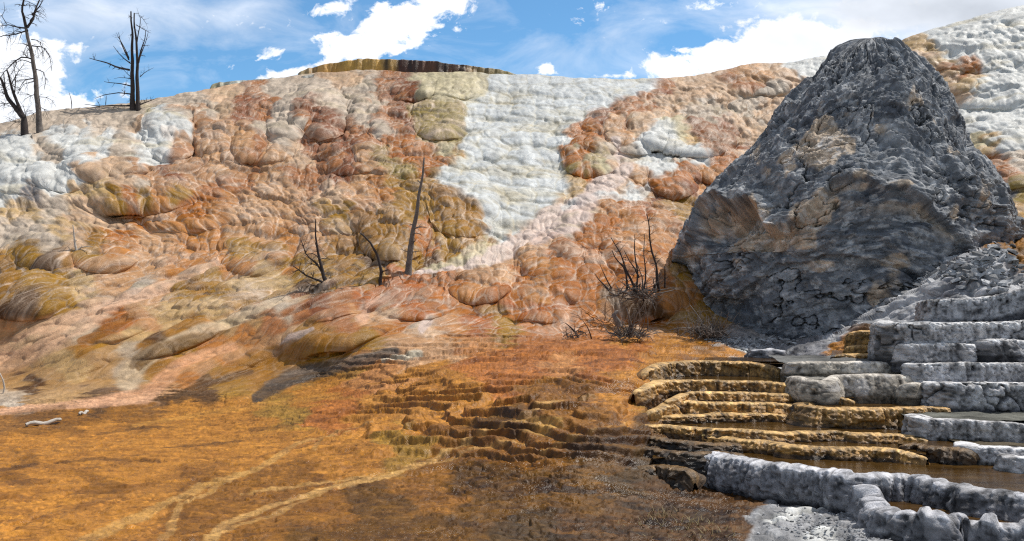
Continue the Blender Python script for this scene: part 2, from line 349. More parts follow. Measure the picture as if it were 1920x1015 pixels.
crust = np.clip(sst(1440, 1560, PX) * sst(-20, 10, PY - np.interp(PX, [1440, 1500, 1560, 1620, 1680, 1740, 1800, 1850, 1900, 1960, 2100], [665, 640, 622, 592, 560, 522, 484, 462, 455, 440, 430])) * sst(720, 690, PY) + sst(1400, 1450, PX + .5 * (PY - 960)) * sst(910, 945, PY), 0, 1)
rg = sst(1540, 1640, PX) * sst(430, 330, PY)     # right white hill
wa = fbm(X * .35, S * .35, 11, 4) ; wb = fbm(X * .35 + 9, S * .35, 12, 4)
crust_w = 1
wc = fbm(X * 1.6, S * 1.6, 13, 3); wd = fbm(X * 1.6 + 5, S * 1.6, 14, 3)
ll = sst(1000, 650, PX) * sst(330, 520, PY)
a0 = X - .45 * (S - 22) * ll + .9 * wa + .12 * wc; b0 = S + 1.2 * wb + .15 * wd
h0, r0, e0 = lobes(a0 / 1.8, b0 / 3.2, 21, k=16, tilt=.45, var=.5, jit=.38)
h1, r1, e1 = lobes(a0 / .70 + 3, b0 / 1.45, 31, k=22, tilt=.45, var=.4, jit=.36)
h2, r2, e2 = lobes((a0 + .1 * wc) / .28, b0 / .72 + 4, 41, k=22, tilt=.35, var=.35, jit=.36)
h3, r3, e3 = lobes(a0 / .11, b0 / .42, 51, k=18, tilt=.2, var=.3)
f1 = fbm(X * 7, S * 5, 61, 4)
rib = .5 - 2 * np.abs(fbm(a0 * 8, b0 * 1.1, 63, 2))
A = hill * (1 - .72 * lowleft) * (.55 + .45 * upper) * (1 - crust)
wf = sst(-12, 12, PX - np.interp(PY, [140, 180, 250, 285, 330, 350, 370, 400, 450], [905, 870, 868, 880, 832, 835, 880, 905, 930])) * sst(12, -12, PX - np.interp(PY, [150, 185, 215, 240, 270, 345, 380, 420, 450], [1225, 1180, 1120, 1065, 1045, 1060, 1050, 985, 935])) * (PY < 455)
crestfade = .35 + .65 * sst(0, 40, PY - sky[None, :])
A = A * crestfade
amp1 = .85 + .9 * fbm(X * .22, S * .22, 77, 2)
disp = A * ((.15 * h0 + .135 * amp1 * h1) + .092 * h2 * (1 + 1.3 * lowleft) * (1 - .45 * wf) + .020 * h3 * (1 + lowleft) * (1 - .7 * rg) * (1 - .5 * wf) + .012 * f1 * (1 - .7 * wf) + .03 * rib * (1 - .6 * wf))
# flat ground: wandering micro-terraces
flat = (1 - hill) * (1 - crust)
mid = sst(350, 700, PX) * sst(1010, 760, PY)
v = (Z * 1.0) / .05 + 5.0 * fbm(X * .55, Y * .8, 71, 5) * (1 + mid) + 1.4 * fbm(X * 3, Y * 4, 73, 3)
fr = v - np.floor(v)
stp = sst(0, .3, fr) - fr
mid2 = sst(520, 760, PX) * sst(930, 840, PY) * sst(1420, 1280, PX)
vm = Z / .10 + 4.4 * fbm(X * .5 + 3, Y * .9, 171, 3) + .45 * fbm(X * 3.2, Y * 2.5, 173, 3) + .3 * fbm(X * 9, Y * 6, 175, 2)
frm = vm - np.floor(vm); stpm = sst(.0, .34, frm) - frm
hl, rl, el = lobes(X / .42 + wa, Y / .5, 81, k=14, tilt=.5, var=.6)
hm, rm, em = lobes(X / 1.1 + 2 * wa, Y / 1.2 + wb, 83, k=14, tilt=.6, var=.7)
g1 = fbm(X * 9, Y * 14, 85, 4)
v2 = v * 3.1 + 2 * fbm(X * 5, Y * 7, 74, 3); fr2 = v2 - np.floor(v2); stp2 = sst(0, .3, fr2) - fr2
fr_r = sst(650, 1050, PX) * sst(820, 900, PY)
disp = disp + flat * (.030 * (1 - .8 * mid2) * stp + (.016 + .016 * fr_r) * stp2 * 1 + .10 * mid2 * stpm * (.55 + 1.1 * (fbm(X * .8, Y * 1.2, 177, 2) + .35)) + mid * (.02 * hm + .018 * hl) + .030 * g1 * (1 + .5 * mid2))
# rubble / crust
hc, rc, ec = lobes(X / .13 + wc, S / .13 + wd, 87, k=20, tilt=.1, var=1.6)
hc2, rc2, ec2 = lobes(X / .45, S / .5, 88, k=20, tilt=.3, var=1.2)
disp = disp + crust * (.030 * hc + .08 * hc2 * sst(760, 700, PY) + .05 * fbm(X * 5, S * 5, 89, 4))
P2 = P + NRM * disp[..., None] - np.array([0, 0, 1.]) * (A * .24)[..., None] * .8
P2 = P2 - ray_shift if False else P2

# ---- colour map: seeds of mat colour over the slope
PAL = dict(W=(228, 228, 224), w=(206, 190, 172), p=(218, 184, 152), P=(194, 146, 106), q=(214, 166, 122), R=(148, 86, 48), r=(184, 124, 80), O=(190, 116, 48), o=(204, 140, 80), Y=(172, 124, 52), y=(212, 200, 166),
           G=(172, 150, 88), S=(212, 180, 132), s=(194, 156, 108), D=(96, 64, 28), K=(88, 62, 26), F=(194, 130, 48), f=(150, 98, 30), h=(112, 74, 18), T=(206, 158, 84), C=(158, 158, 160), c=(112, 112, 116), g=(176, 132, 52), H=(188, 108, 48), B=(186, 168, 128))
SEED = """
0 240 w|60 235 w|30 275 W|130 262 W|200 222 w|130 225 w|260 215 w|290 212 y|285 240 p|290 262 W|300 285 W|325 240 W|335 262 P|350 290 r|370 230 P|415 240 P|450 255 q|420 200 p|360 200 w|300 195 w
440 195 R|475 190 R|490 170 r|460 220 R|500 210 r|420 168 p|520 160 w|570 150 w|640 145 p|600 170 w|560 190 w|680 165 w|640 190 w|700 190 w|545 225 w|525 245 w|600 215 R|620 235 R|590 245 r|650 215 w|670 245 r|650 240 R|700 240 w
730 165 r|755 185 R|775 165 R|785 190 R|740 210 r|765 215 R|750 240 r|772 245 R|720 255 r|800 150 y|840 165 y|800 180 y|890 165 y|920 155 y|880 185 y|790 215 G|815 235 G|810 260 G|845 220 y|850 255 y|835 285 y
960 160 W|1020 170 W|1100 165 W|1180 160 W|930 200 W|1000 200 W|1080 195 W|1130 180 W|900 240 W|960 250 W|1030 240 W|900 290 W|950 300 W|1010 300 W|870 320 W|860 345 W|930 350 W|1000 350 W|920 400 W|960 400 W|1010 390 W|950 435 W|900 470 y|850 490 s
1240 158 r|1200 185 r|1160 205 r|1125 215 R|1110 235 O|1080 250 O|1180 215 r|1230 175 R|1270 165 p|1330 155 p|1400 140 q|1390 155 r|1450 135 p|1500 125 W|1300 190 p|1370 185 p|1440 175 w|1480 170 p|1250 200 p|1200 230 p|1320 215 w|1400 210 w|1450 220 p
1130 250 p|1160 250 q|1190 245 p|1210 265 W|1240 260 W|1265 250 y|1290 260 S|1310 255 R|1345 250 R|1370 255 R|1390 245 p|1380 280 p|1300 290 W|1260 285 W|1230 300 W|1340 300 O|1310 320 o|1360 320 O|1270 330 O|1240 345 O|1220 355 R|1290 345 R|1320 350 o
1070 265 O|1060 290 O|1090 300 B|1110 285 B|1085 325 O|1060 320 G|1120 310 y|1150 290 w|1140 320 p|1170 340 p|1120 350 p|1200 350 q|1180 365 W|1080 360 S|1050 380 S|1110 375 p|1060 400 p|1010 430 p|1100 395 q|1050 420 w|1080 420 w|980 450 p|950 480 q|1000 470 q
270 290 W|240 290 w|200 280 W|160 300 W|100 290 w|90 320 W|50 330 W|20 350 W|60 370 c|20 380 W|110 345 W|140 330 W|180 320 p|230 320 p|200 345 S|150 360 S|240 355 p|280 330 P|310 350 P|330 320 R|360 330 P|270 350 w|300 370 o
360 300 P|400 290 q|440 300 P|480 280 r|510 290 q|480 320 r|540 270 w|560 290 p|590 280 R|620 290 r|590 310 r|650 290 R|640 320 R|690 280 r|700 300 q|680 330 q|720 300 G|740 280 O|760 300 O|740 320 G|780 280 O|820 300 O|850 300 g|800 330 O|830 350 g|870 310 y
20 400 S|60 390 S|100 385 w|150 390 p|200 400 p|250 380 O|280 370 g|330 360 g|220 380 g|350 380 O|300 400 o|400 350 r|420 380 o|460 350 r|500 340 q|470 380 q|540 360 q|520 400 q|560 340 r|600 350 r|620 370 p|640 340 R|680 360 q|720 350 o|760 350 g|800 370 g|840 380 Y|880 390 Y|760 390 g|700 390 P|640 400 g|880 430 Y|840 430 g
30 430 w|80 440 w|120 430 S|60 470 g|100 490 D|130 500 Y|180 450 Y|200 440 O|170 480 g|150 460 p|20 500 Y|230 480 o|260 450 q|300 430 q|340 430 o|400 420 o|450 420 q|500 430 q|540 430 o|580 420 P|470 470 g|500 460 Y|540 480 o|580 460 P|620 440 q|660 430 g|720 420 Y|740 450 Y|700 450 Y|660 470 Y|760 480 g|800 450 O|840 460 g|690 490 D|640 480 Y|880 460 Y|810 490 D
20 540 Y|60 530 g|100 530 g|20 580 D|60 560 D|100 560 g|140 530 S|150 500 o|180 520 q|240 520 q|280 500 q|330 500 o|380 500 o|420 490 o|460 510 o|400 530 g|380 550 Y|350 560 g|420 560 g|470 540 S|520 520 S|560 500 g|520 560 s|620 520 g|650 510 Y|600 555 D|690 520 g|740 530 H|640 560 r
10 620 q|60 620 p|120 600 p|180 570 p|60 650 q|20 660 q|100 640 p|140 620 w|150 650 Y|200 620 O|180 640 g|230 600 O|250 570 q|290 580 q|270 610 q|320 560 q|260 540 w|210 580 p|300 610 S|340 600 S|400 590 S|450 575 s|520 575 w|250 640 S|200 660 s|120 680 S|60 690 s|20 710 s|50 725 D|100 720 s|150 710 S|220 690 s|240 670 w|200 720 s|150 740 s|80 750 s|20 755 w|250 710 w|200 750 D
300 650 D|330 640 Y|370 625 Y|420 610 s|480 600 s|300 670 Y|280 690 Y|260 710 g|340 660 g|400 640 o|460 620 o|500 600 r|560 590 r|600 580 R|640 590 r|340 690 q|300 730 q|380 690 q|440 670 q|500 650 q|540 640 p|560 625 p|580 645 g|620 635 Y|680 630 g|600 660 g|440 690 o|350 720 o|420 710 g|370 740 D|330 745 D|450 700 Y|500 690 Y|560 680 Y|640 670 Y|700 650 g|450 740 g|500 715 Y
700 560 H|720 575 p|690 600 q|640 610 r|700 620 o|760 560 H|800 560 r|780 590 H|740 590 O|840 540 O|880 560 o|830 580 O|900 530 q|940 510 q|980 520 O|900 580 O|960 560 O|1000 540 o|1040 530 O|1080 520 O|1000 580 H|1050 570 H|1100 560 O|1100 600 O|1060 610 O|760 640 q|800 620 p|790 610 w|860 625 o|900 630 H|950 625 g|1000 630 O|830 655 q|900 655 o|1000 655 O|760 668 q|790 660 q
1010 500 o|1060 480 O|1100 450 O|1120 420 O|1140 390 o|1180 390 O|1100 480 O|1140 450 O|1200 400 H|1240 400 o|1260 380 g|1280 400 g|1180 440 o|1230 440 o|1250 460 O|1140 520 O|1180 500 O|1240 500 o|1260 520 g|1200 540 O|1170 570 h|1210 580 D|1250 560 o|1260 590 g|1150 600 o|1220 600 O|1280 600 g|1300 570 g|1270 630 F|1180 640 F|1100 640 O
1700 75 S|1740 90 S|1760 70 W|1820 50 W|1880 40 W|1780 105 W|1730 105 p|1760 125 S|1800 130 O|1780 150 p|1770 165 S|1820 150 S|1850 110 W|1900 100 W|1850 170 W|1900 180 W|1800 180 p|1820 200 W|1870 230 W|1840 240 W|1900 290 W|1830 270 y|1850 280 S|1850 295 O|1870 310 r|1890 325 r|1900 310 w|1900 360 G|1900 400 g|1900 430 g|1880 470 h|1910 460 h|1840 330 c|1870 350 c|1880 400 c
0 790 F|80 780 f|150 775 f|250 770 f|350 765 F|450 765 F|600 750 F|0 820 F|200 820 F|400 800 F|600 790 O|560 780 g|650 770 O|750 760 F|850 745 F|0 860 F|100 860 F|300 860 F|20 880 f|450 850 F|550 840 F|0 940 F|120 930 F|250 900 F|200 950 F|100 1000 F|50 1010 F|200 930 f|150 980 F|440 950 f|400 930 f|500 930 f|560 900 f|700 850 F|620 860 F|700 800 F|800 800 F|850 840 f|760 840 g
1000 760 f|960 790 h|900 760 F|800 700 F|700 700 o|900 690 O|1000 690 O|1100 690 O|1050 700 o|1150 670 O|1200 660 O|1250 650 F|950 720 O|1050 735 f|1150 735 F|1000 800 T|1050 790 f|900 860 f|1000 850 f|1100 800 f|1150 770 F|1200 740 F|1100 850 h|1200 800 h|1200 760 g|1180 720 F|1220 690 F|1160 850 h|1000 920 h|900 950 h|800 930 f|700 950 h|600 980 f|500 1000 f|600 1010 h|800 1000 h|900 900 h|1000 1000 K|1100 950 h|1100 1000 D|1200 900 K|1250 860 K|1250 920 D|1300 950 D|1200 980 D|1350 1000 D|1300 1010 D|1390 940 D|1400 980 D
1400 660 W|1380 645 C|1330 650 f|1300 660 F|1380 670 F|1450 640 C|1500 630 C|1550 620 C|1600 600 C|1650 590 C|1620 640 D|1640 660 h|1600 660 f|1520 650 c|1700 560 C|1750 520 C|1800 490 c|1850 490 C|1800 530 c|1850 550 C|1480 600 c|1460 960 C|1500 1000 C|1450 1000 C|1550 980 C|1600 1000 C|1650 1010 C|1800 1000 C|1900 1010 C|1500 970 W|1560 1010 W|1700 1000 C
"""
sp = []; sc = []
for tok in SEED.replace('\n', '|').split('|'):
    t = tok.split()
    if len(t) == 3: sp.append((float(t[0]), float(t[1]))); sc.append(t[2])
sp = np.array(sp); scol = np.array([L(PAL[c]) for c in sc])
def seed_colour():
    # coarse lookup tables: nearest-ish blend on a fine grid, looked up at organically displaced positions
    gx = np.arange(-60, 1981, 4.0); gy = np.arange(0, 1061, 4.0); QX, QY = np.meshgrid(gx, gy)
    q = np.stack([QX, QY], -1).reshape(-1, 2); out = np.zeros((len(q), 3), np.float32)
    for s in range(0, len(q), 4000):
        b = q[s:s + 4000]; d2 = (b[:, None, 0] - sp[None, :, 0]) ** 2 + ((b[:, None, 1] - sp[None, :, 1]) * 1.25) ** 2
        m = d2.min(1, keepdims=True); wt = np.exp(-(d2 - m) / (80 + .14 * m)); out[s:s + 4000] = (wt @ scol) / wt.sum(1, keepdims=True)
    return out.reshape(len(gy), len(gx), 3)
CG = seed_colour()
wpx = PX + (46 + 60 * (1 - hill)) * fbm(X * .8, S * (.8 + 1.2 * (1 - hill)), 101, 4) + 12 * (r2 - .5) + 30 * (r1 - .5) * hill
wpy = PY + (34 * fbm(X * .8 + 7, S * .8, 102, 4) + 12 * (r2 - .5)) * (.6 + .4 * hill) + 20 * (r1 - .5) * hill
Cc = np.stack([bil(CG[..., k], wpx, wpy, -60., 4., 0., 4.) for k in range(3)], -1)
def polyline(pts, width, color, strength=1.0, wob=8.0, soft=.5, px=None, py=None, asp=1.0):
    global Cc
    X_ = PX + wob * 2 * fbm(X * 1.1, S * 1.1, 111, 3); Y_ = PY + wob * fbm(X * 1.1, S * 1.1 + 30, 112, 3)
    best = np.full(PX.shape, 1e9)
    for (x0, y0, w0), (x1, y1, w1) in zip(pts[:-1], pts[1:]):
        dx, dy = x1 - x0, (y1 - y0) * asp; t = np.clip(((X_ - x0) * dx + (Y_ - y0) * asp * dy) / (dx * dx + dy * dy), 0, 1)
        d = np.hypot(X_ - x0 - t * dx, (Y_ - y0) * asp - t * dy) / (w0 + (w1 - w0) * t); best = np.minimum(best, d)
    soft = soft * .6; m = sst(1 + soft, 1 - soft, best) * strength
    m = m * (.75 + .5 * (fbm(X * 2.2, S * 3.5, 113, 4) + .5))
    m = np.clip(m, 0, 1)[..., None]; Cc = Cc * (1 - m) + L(PAL[color] if isinstance(color, str) else color) * m
def polygon(pts, color, soft=6.0, wob=10.0, strength=1.0):
    global Cc
    X_ = (PX + wob * 2 * fbm(X * 1.1, S * 1.1, 121, 4) + 14 * (r1 - .5) + 8 * (r2 - .5)); Y_ = (PY + wob * 2 * fbm(X * 1.1, S * 1.1 + 30, 122, 4) + 10 * (r1 - .5))
    p = np.array(pts, float); x0, x1, y0, y1 = p[:, 0].min() - 40, p[:, 0].max() + 40, p[:, 1].min() - 40, p[:, 1].max() + 40
    sel = (X_ > x0) & (X_ < x1) & (Y_ > y0) & (Y_ < y1); xs = X_[sel]; ys = Y_[sel]
    ins = np.zeros(xs.shape, bool); best = np.full(xs.shape, 1e9)
    for i in range(len(p)):
        ax, ay = p[i]; bx, by = p[(i + 1) % len(p)]
        c = ((ay > ys) != (by > ys)) & (xs < (bx - ax) * (ys - ay) / (by - ay + 1e-9) + ax); ins ^= c
        t = np.clip(((xs - ax) * (bx - ax) + (ys - ay) * (by - ay)) / ((bx - ax) ** 2 + (by - ay) ** 2), 0, 1)
        best = np.minimum(best, np.hypot(xs - ax - t * (bx - ax), ys - ay - t * (by - ay)))
    sd = np.where(ins, best, -best); m = np.zeros(PX.shape); m[sel] = sst(-soft, soft, sd) * strength
    m = m[..., None]; Cc = Cc * (1 - m) + L(PAL[color] if isinstance(color, str) else color) * m
polygon([(915, 140), (1235, 150), (1180, 188), (1120, 218), (1062, 245), (1042, 275), (1052, 315), (1062, 350), (1050, 385), (985, 425), (930, 452), (905, 440), (912, 415), (895, 385), (860, 368), (828, 348), (840, 325), (880, 300), (868, 270), (860, 235), (870, 200), (920, 175)], (222, 225, 224), 12, 12)
polygon([(780, 200), (865, 200), (868, 235), (862, 272), (782, 275)], 'G', 5, 3, .75)
polygon([(785, 142), (925, 142), (910, 185), (880, 195), (790, 195)], 'y', 5, 4, .8)
polygon([(280, 225), (330, 215), (345, 240), (320, 300), (275, 295), (268, 270)], 'W', 6, 4, .8)
polygon([(1212, 238), (1262, 232), (1262, 285), (1225, 300), (1208, 275)], 'W', 6, 3, .8)
polygon([(1312, 236), (1372, 238), (1372, 270), (1320, 288), (1302, 262)], (150, 92, 46), 5, 3, .8)
WL = (232, 212, 200)
polyline([(1150, 265, 6), (1172, 320, 16), (1130, 350, 22), (1095, 378, 10), (1040, 405, 14), (985, 445, 16), (930, 478, 15), (860, 500, 11), (780, 518, 6)], 1, WL, .95, 6)
polyline([(1215, 352, 10), (1200, 370, 8), (1120, 376, 7), (1060, 396, 10)], 1, 'W', .7, 4)
polyline([(900, 470, 14), (860, 490, 8), (800, 508, 5)], 1, 'y', .8, 4)
polyline([(1100, 392, 20), (1070, 425, 20), (1010, 455, 14)], 1, (230, 208, 198), .75, 8)
polyline([(420, 500, 7), (330, 540, 9), (230, 570, 12), (150, 605, 22), (60, 650, 26), (-30, 690, 30)], 1, (234, 198, 172), .7, 14)
polyline([(545, 570, 6), (470, 595, 10), (400, 618, 12), (330, 645, 11), (270, 680, 16), (240, 715, 22)], 1, (216, 196, 170), 1.0, 4)
polyline([(440, 655, 9), (350, 680, 10), (300, 720, 14), (275, 745, 14), (120, 762, 7), (0, 775, 6)], 1, (228, 176, 138), .95, 4)
polyline([(590, 622, 3), (550, 638, 8), (520, 665, 7)], 1, (214, 198, 196), .85, 3)
polyline([(745, 662, 7), (700, 676, 12), (620, 692, 17), (545, 712, 17), (480, 750, 9)], 1, (82, 70, 60), .92, 4)
polyline([(640, 690, 4), (560, 702, 5), (500, 722, 4)], 1, (120, 108, 100), .6, 3)
polyline([(785, 672, 9), (745, 678, 7), (720, 684, 3)], 1, (214, 202, 180), .9, 3)
polyline([(470, 700, 7), (390, 715, 12), (335, 750, 10)], 1, (104, 74, 40), .85, 4)
polyline([(430, 625, 4), (360, 640, 9), (300, 662, 11), (262, 690, 7)], 1, (132, 100, 48), .85, 4)
polyline([(640, 640, 5), (560, 650, 11), (490, 672, 12), (400, 705, 8)], 1, (172, 122, 44), .75, 5)
polyline([(250, 600, 6), (210, 620, 12), (160, 645, 10)], 1, (160, 104, 36), .8, 6)
polyline([(310, 640, 5), (260, 680, 10), (250, 690, 6)], 1, (110, 82, 40), .6, 5)
polyline([(730, 560, 6), (690, 575, 8), (680, 600, 12)], 1, (228, 186, 160), .8, 4)
polyline([(800, 612, 12), (790, 625, 8)], 1, (226, 206, 196), .8, 3)
for ln in ([(1000, 840, 2), (900, 850, 4), (800, 884, 3), (700, 905, 5)], [(760, 890, 2), (600, 910, 5), (450, 930, 3)], [(640, 915, 3), (520, 970, 6), (380, 1010, 5)], [(470, 880, 3), (350, 950, 6), (300, 1015, 9)], [(700, 800, 2), (640, 815, 4), (590, 850, 3)], [(1180, 800, 2), (1090, 830, 5), (1000, 860, 3)]):
    polyline(ln, 1, (208, 160, 92), .6, 14, asp=1.5)
polyline([(1110, 755, 5), (1020, 775, 6), (930, 822, 7), (840, 858, 7), (740, 900, 8), (640, 915, 6), (540, 945, 7), (420, 990, 9), (350, 1040, 11)], 1, (210, 162, 94), .85, 20, asp=1.5)
polyline([(660, 820, 3), (560, 840, 5), (470, 885, 7), (380, 915, 10), (320, 950, 9), (240, 985, 11), (120, 1040, 15)], 1, (208, 158, 86), .72, 16, asp=1.5)
polyline([(760, 760, 3), (600, 750, 6), (400, 775, 8), (250, 800, 5)], 1, (206, 146, 62), .6, 6, asp=1.5)
polyline([(120, 768, 8), (60, 785, 14), (-20, 800, 18)], 1, (122, 84, 44), .6, 6)
for ln in ([(-20, 888, 4), (30, 880, 7), (70, 872, 3)], [(100, 872, 3), (190, 862, 5), (300, 868, 3)], [(180, 818, 2), (240, 806, 4), (330, 802, 2)], [(470, 812, 3), (520, 806, 5), (560, 800, 3)], [(300, 842, 2), (380, 838, 4), (470, 830, 2)]):
    polyline(ln, 1, (112, 72, 26), .75, 5, asp=1.5)
polyline([(450, 860, 6), (330, 890, 12), (200, 940, 8), (60, 980, 5)], 1, (150, 98, 36), .6, 8, asp=1.5)
# finer variation: pale deposits and painted-in lit tops on the lobes' crowns and ribs, saturated mats on their faces
crm = wf * (sst(-.1, .25, fbm(X * .7, S * 1.1, 161, 4)) * .5 + .35 * sst(.12, 0, e1)); Cc = Cc * (1 - crm[..., None]) + L((206, 196, 168)) * crm[..., None]
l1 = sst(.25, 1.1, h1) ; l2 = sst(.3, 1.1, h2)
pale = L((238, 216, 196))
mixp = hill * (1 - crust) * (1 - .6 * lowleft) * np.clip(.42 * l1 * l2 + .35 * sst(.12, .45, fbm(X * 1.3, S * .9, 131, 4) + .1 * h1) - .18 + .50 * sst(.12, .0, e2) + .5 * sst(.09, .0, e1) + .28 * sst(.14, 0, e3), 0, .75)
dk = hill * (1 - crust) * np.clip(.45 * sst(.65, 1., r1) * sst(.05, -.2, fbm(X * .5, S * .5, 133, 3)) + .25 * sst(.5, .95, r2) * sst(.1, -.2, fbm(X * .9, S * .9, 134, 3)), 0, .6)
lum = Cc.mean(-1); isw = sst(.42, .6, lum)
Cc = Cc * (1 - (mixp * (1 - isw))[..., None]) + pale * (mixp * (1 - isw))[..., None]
Cc = Cc * (1 - (dk * (1 - isw))[..., None] * (1 - np.array([.62, .46, .30])))
# stains creeping over white deposits
st = isw * hill * 1.2 * sst(.08, .3, fbm(X * .9, S * 1.4, 135, 5)) * .35
Cc = Cc * (1 - st[..., None]) + L((206, 190, 150)) * st[..., None]
# flow streaks down the slope
stk = fbm(a0 * 6, b0 * .7, 137, 3) * hill * (1 - crust)
Cc = Cc * (1 + (.45 * stk * (1 - .5 * ll))[..., None])
fine_ = fbm(X * np.where(hill > .5, 9, 22), S * np.where(hill > .5, 7, 30), 145, 4); Cc = Cc * (1 + ((.5 + .4 * (1 - hill)) * fine_)[..., None])
# flat ground: darker lines along the step rims, pale grit
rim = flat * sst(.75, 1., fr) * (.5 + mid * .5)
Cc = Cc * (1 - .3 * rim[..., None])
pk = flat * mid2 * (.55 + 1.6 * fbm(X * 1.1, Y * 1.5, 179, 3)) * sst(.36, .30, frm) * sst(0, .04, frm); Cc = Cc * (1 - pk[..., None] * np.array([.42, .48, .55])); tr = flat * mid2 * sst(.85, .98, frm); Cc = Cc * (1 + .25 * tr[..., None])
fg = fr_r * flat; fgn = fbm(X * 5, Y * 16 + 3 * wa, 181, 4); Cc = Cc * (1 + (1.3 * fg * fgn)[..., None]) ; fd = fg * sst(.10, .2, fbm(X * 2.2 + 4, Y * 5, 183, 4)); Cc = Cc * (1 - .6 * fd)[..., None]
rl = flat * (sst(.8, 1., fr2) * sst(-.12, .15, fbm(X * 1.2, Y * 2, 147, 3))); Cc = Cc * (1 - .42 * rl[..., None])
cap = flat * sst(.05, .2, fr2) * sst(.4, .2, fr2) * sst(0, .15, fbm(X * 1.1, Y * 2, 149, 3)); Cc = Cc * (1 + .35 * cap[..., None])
gn = fbm(X * 4, Y * 9, 139, 5) * flat
Cc = Cc * (1 + 1.1 * gn[..., None] * np.array([.9, 1., 1.]))
# crust speckle
cs = .8 * crust * (rc - .5)
dark = .6 * crust * sst(.02, .3, fbm(X * 2.5, S * 4, 141, 4) + .25 * (rc2 - .5))
Cc = Cc * (1 + 1.0 * cs[..., None]) * (1 - .75 * dark[..., None])
ALB = .80
gl = Cc.mean(-1, keepdims=True); vib = 1 + .12 * hill * (1 - crust) * (1 - wf); Cc = gl + (Cc - gl) * vib[..., None]
lt = (lowleft * hill)[..., None]; Cc = Cc * (1 - lt * np.array([-.04, .04, .16]))
Cc = Cc * (1 + crust * .6 * (PY < 720))[..., None]
Cc = Cc * (1 - (.17 * hill + .03 * (1 - hill)) * (1 - sst(.42, .62, Cc.mean(-1))) * (1 - crust))[..., None]
Cc = np.clip(Cc * ALB, .004, .85)

# rows behind the crest
back = []; cback = []
Pc = P2[0]; Cb = Cc[0]
for i, s_ in enumerate((.3, .8, 1.6, 3, 5, 9, 16, 30, 60, 110)):
    q = Pc.copy(); q[:, 0] = Pc[:, 0] * (1 + s_ / 40.) ; q[:, 1] += s_; q[:, 2] += .10 * s_ * math.exp(-s_ / 3.) - .05 * s_ + .1 * (fbm(pxs / 30. + i, pxs * 0 + i, 93, 3))
    back.append(q); cback.append(Cb)
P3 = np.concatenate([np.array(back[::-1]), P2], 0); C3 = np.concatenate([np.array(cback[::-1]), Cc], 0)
wet = 1 - (1 - hill) * (1 - crust) * (.08 + .5 * sst(-.1, .15, fbm(X * 1.5, Y * 3, 151, 4)))
wet = np.concatenate([np.ones((10, wet.shape[1])), wet], 0)
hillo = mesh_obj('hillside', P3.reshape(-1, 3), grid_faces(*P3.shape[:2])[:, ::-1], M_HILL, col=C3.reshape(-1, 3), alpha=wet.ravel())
tag(hillo, kind='structure')
def ground_pt(px, py):
    """surface point seen at px, py of the base view"""
    j = int(np.argmin(abs(pxs - px))); i = int(np.argmin(abs(PY[:, j] - py))); return P2[i, j]


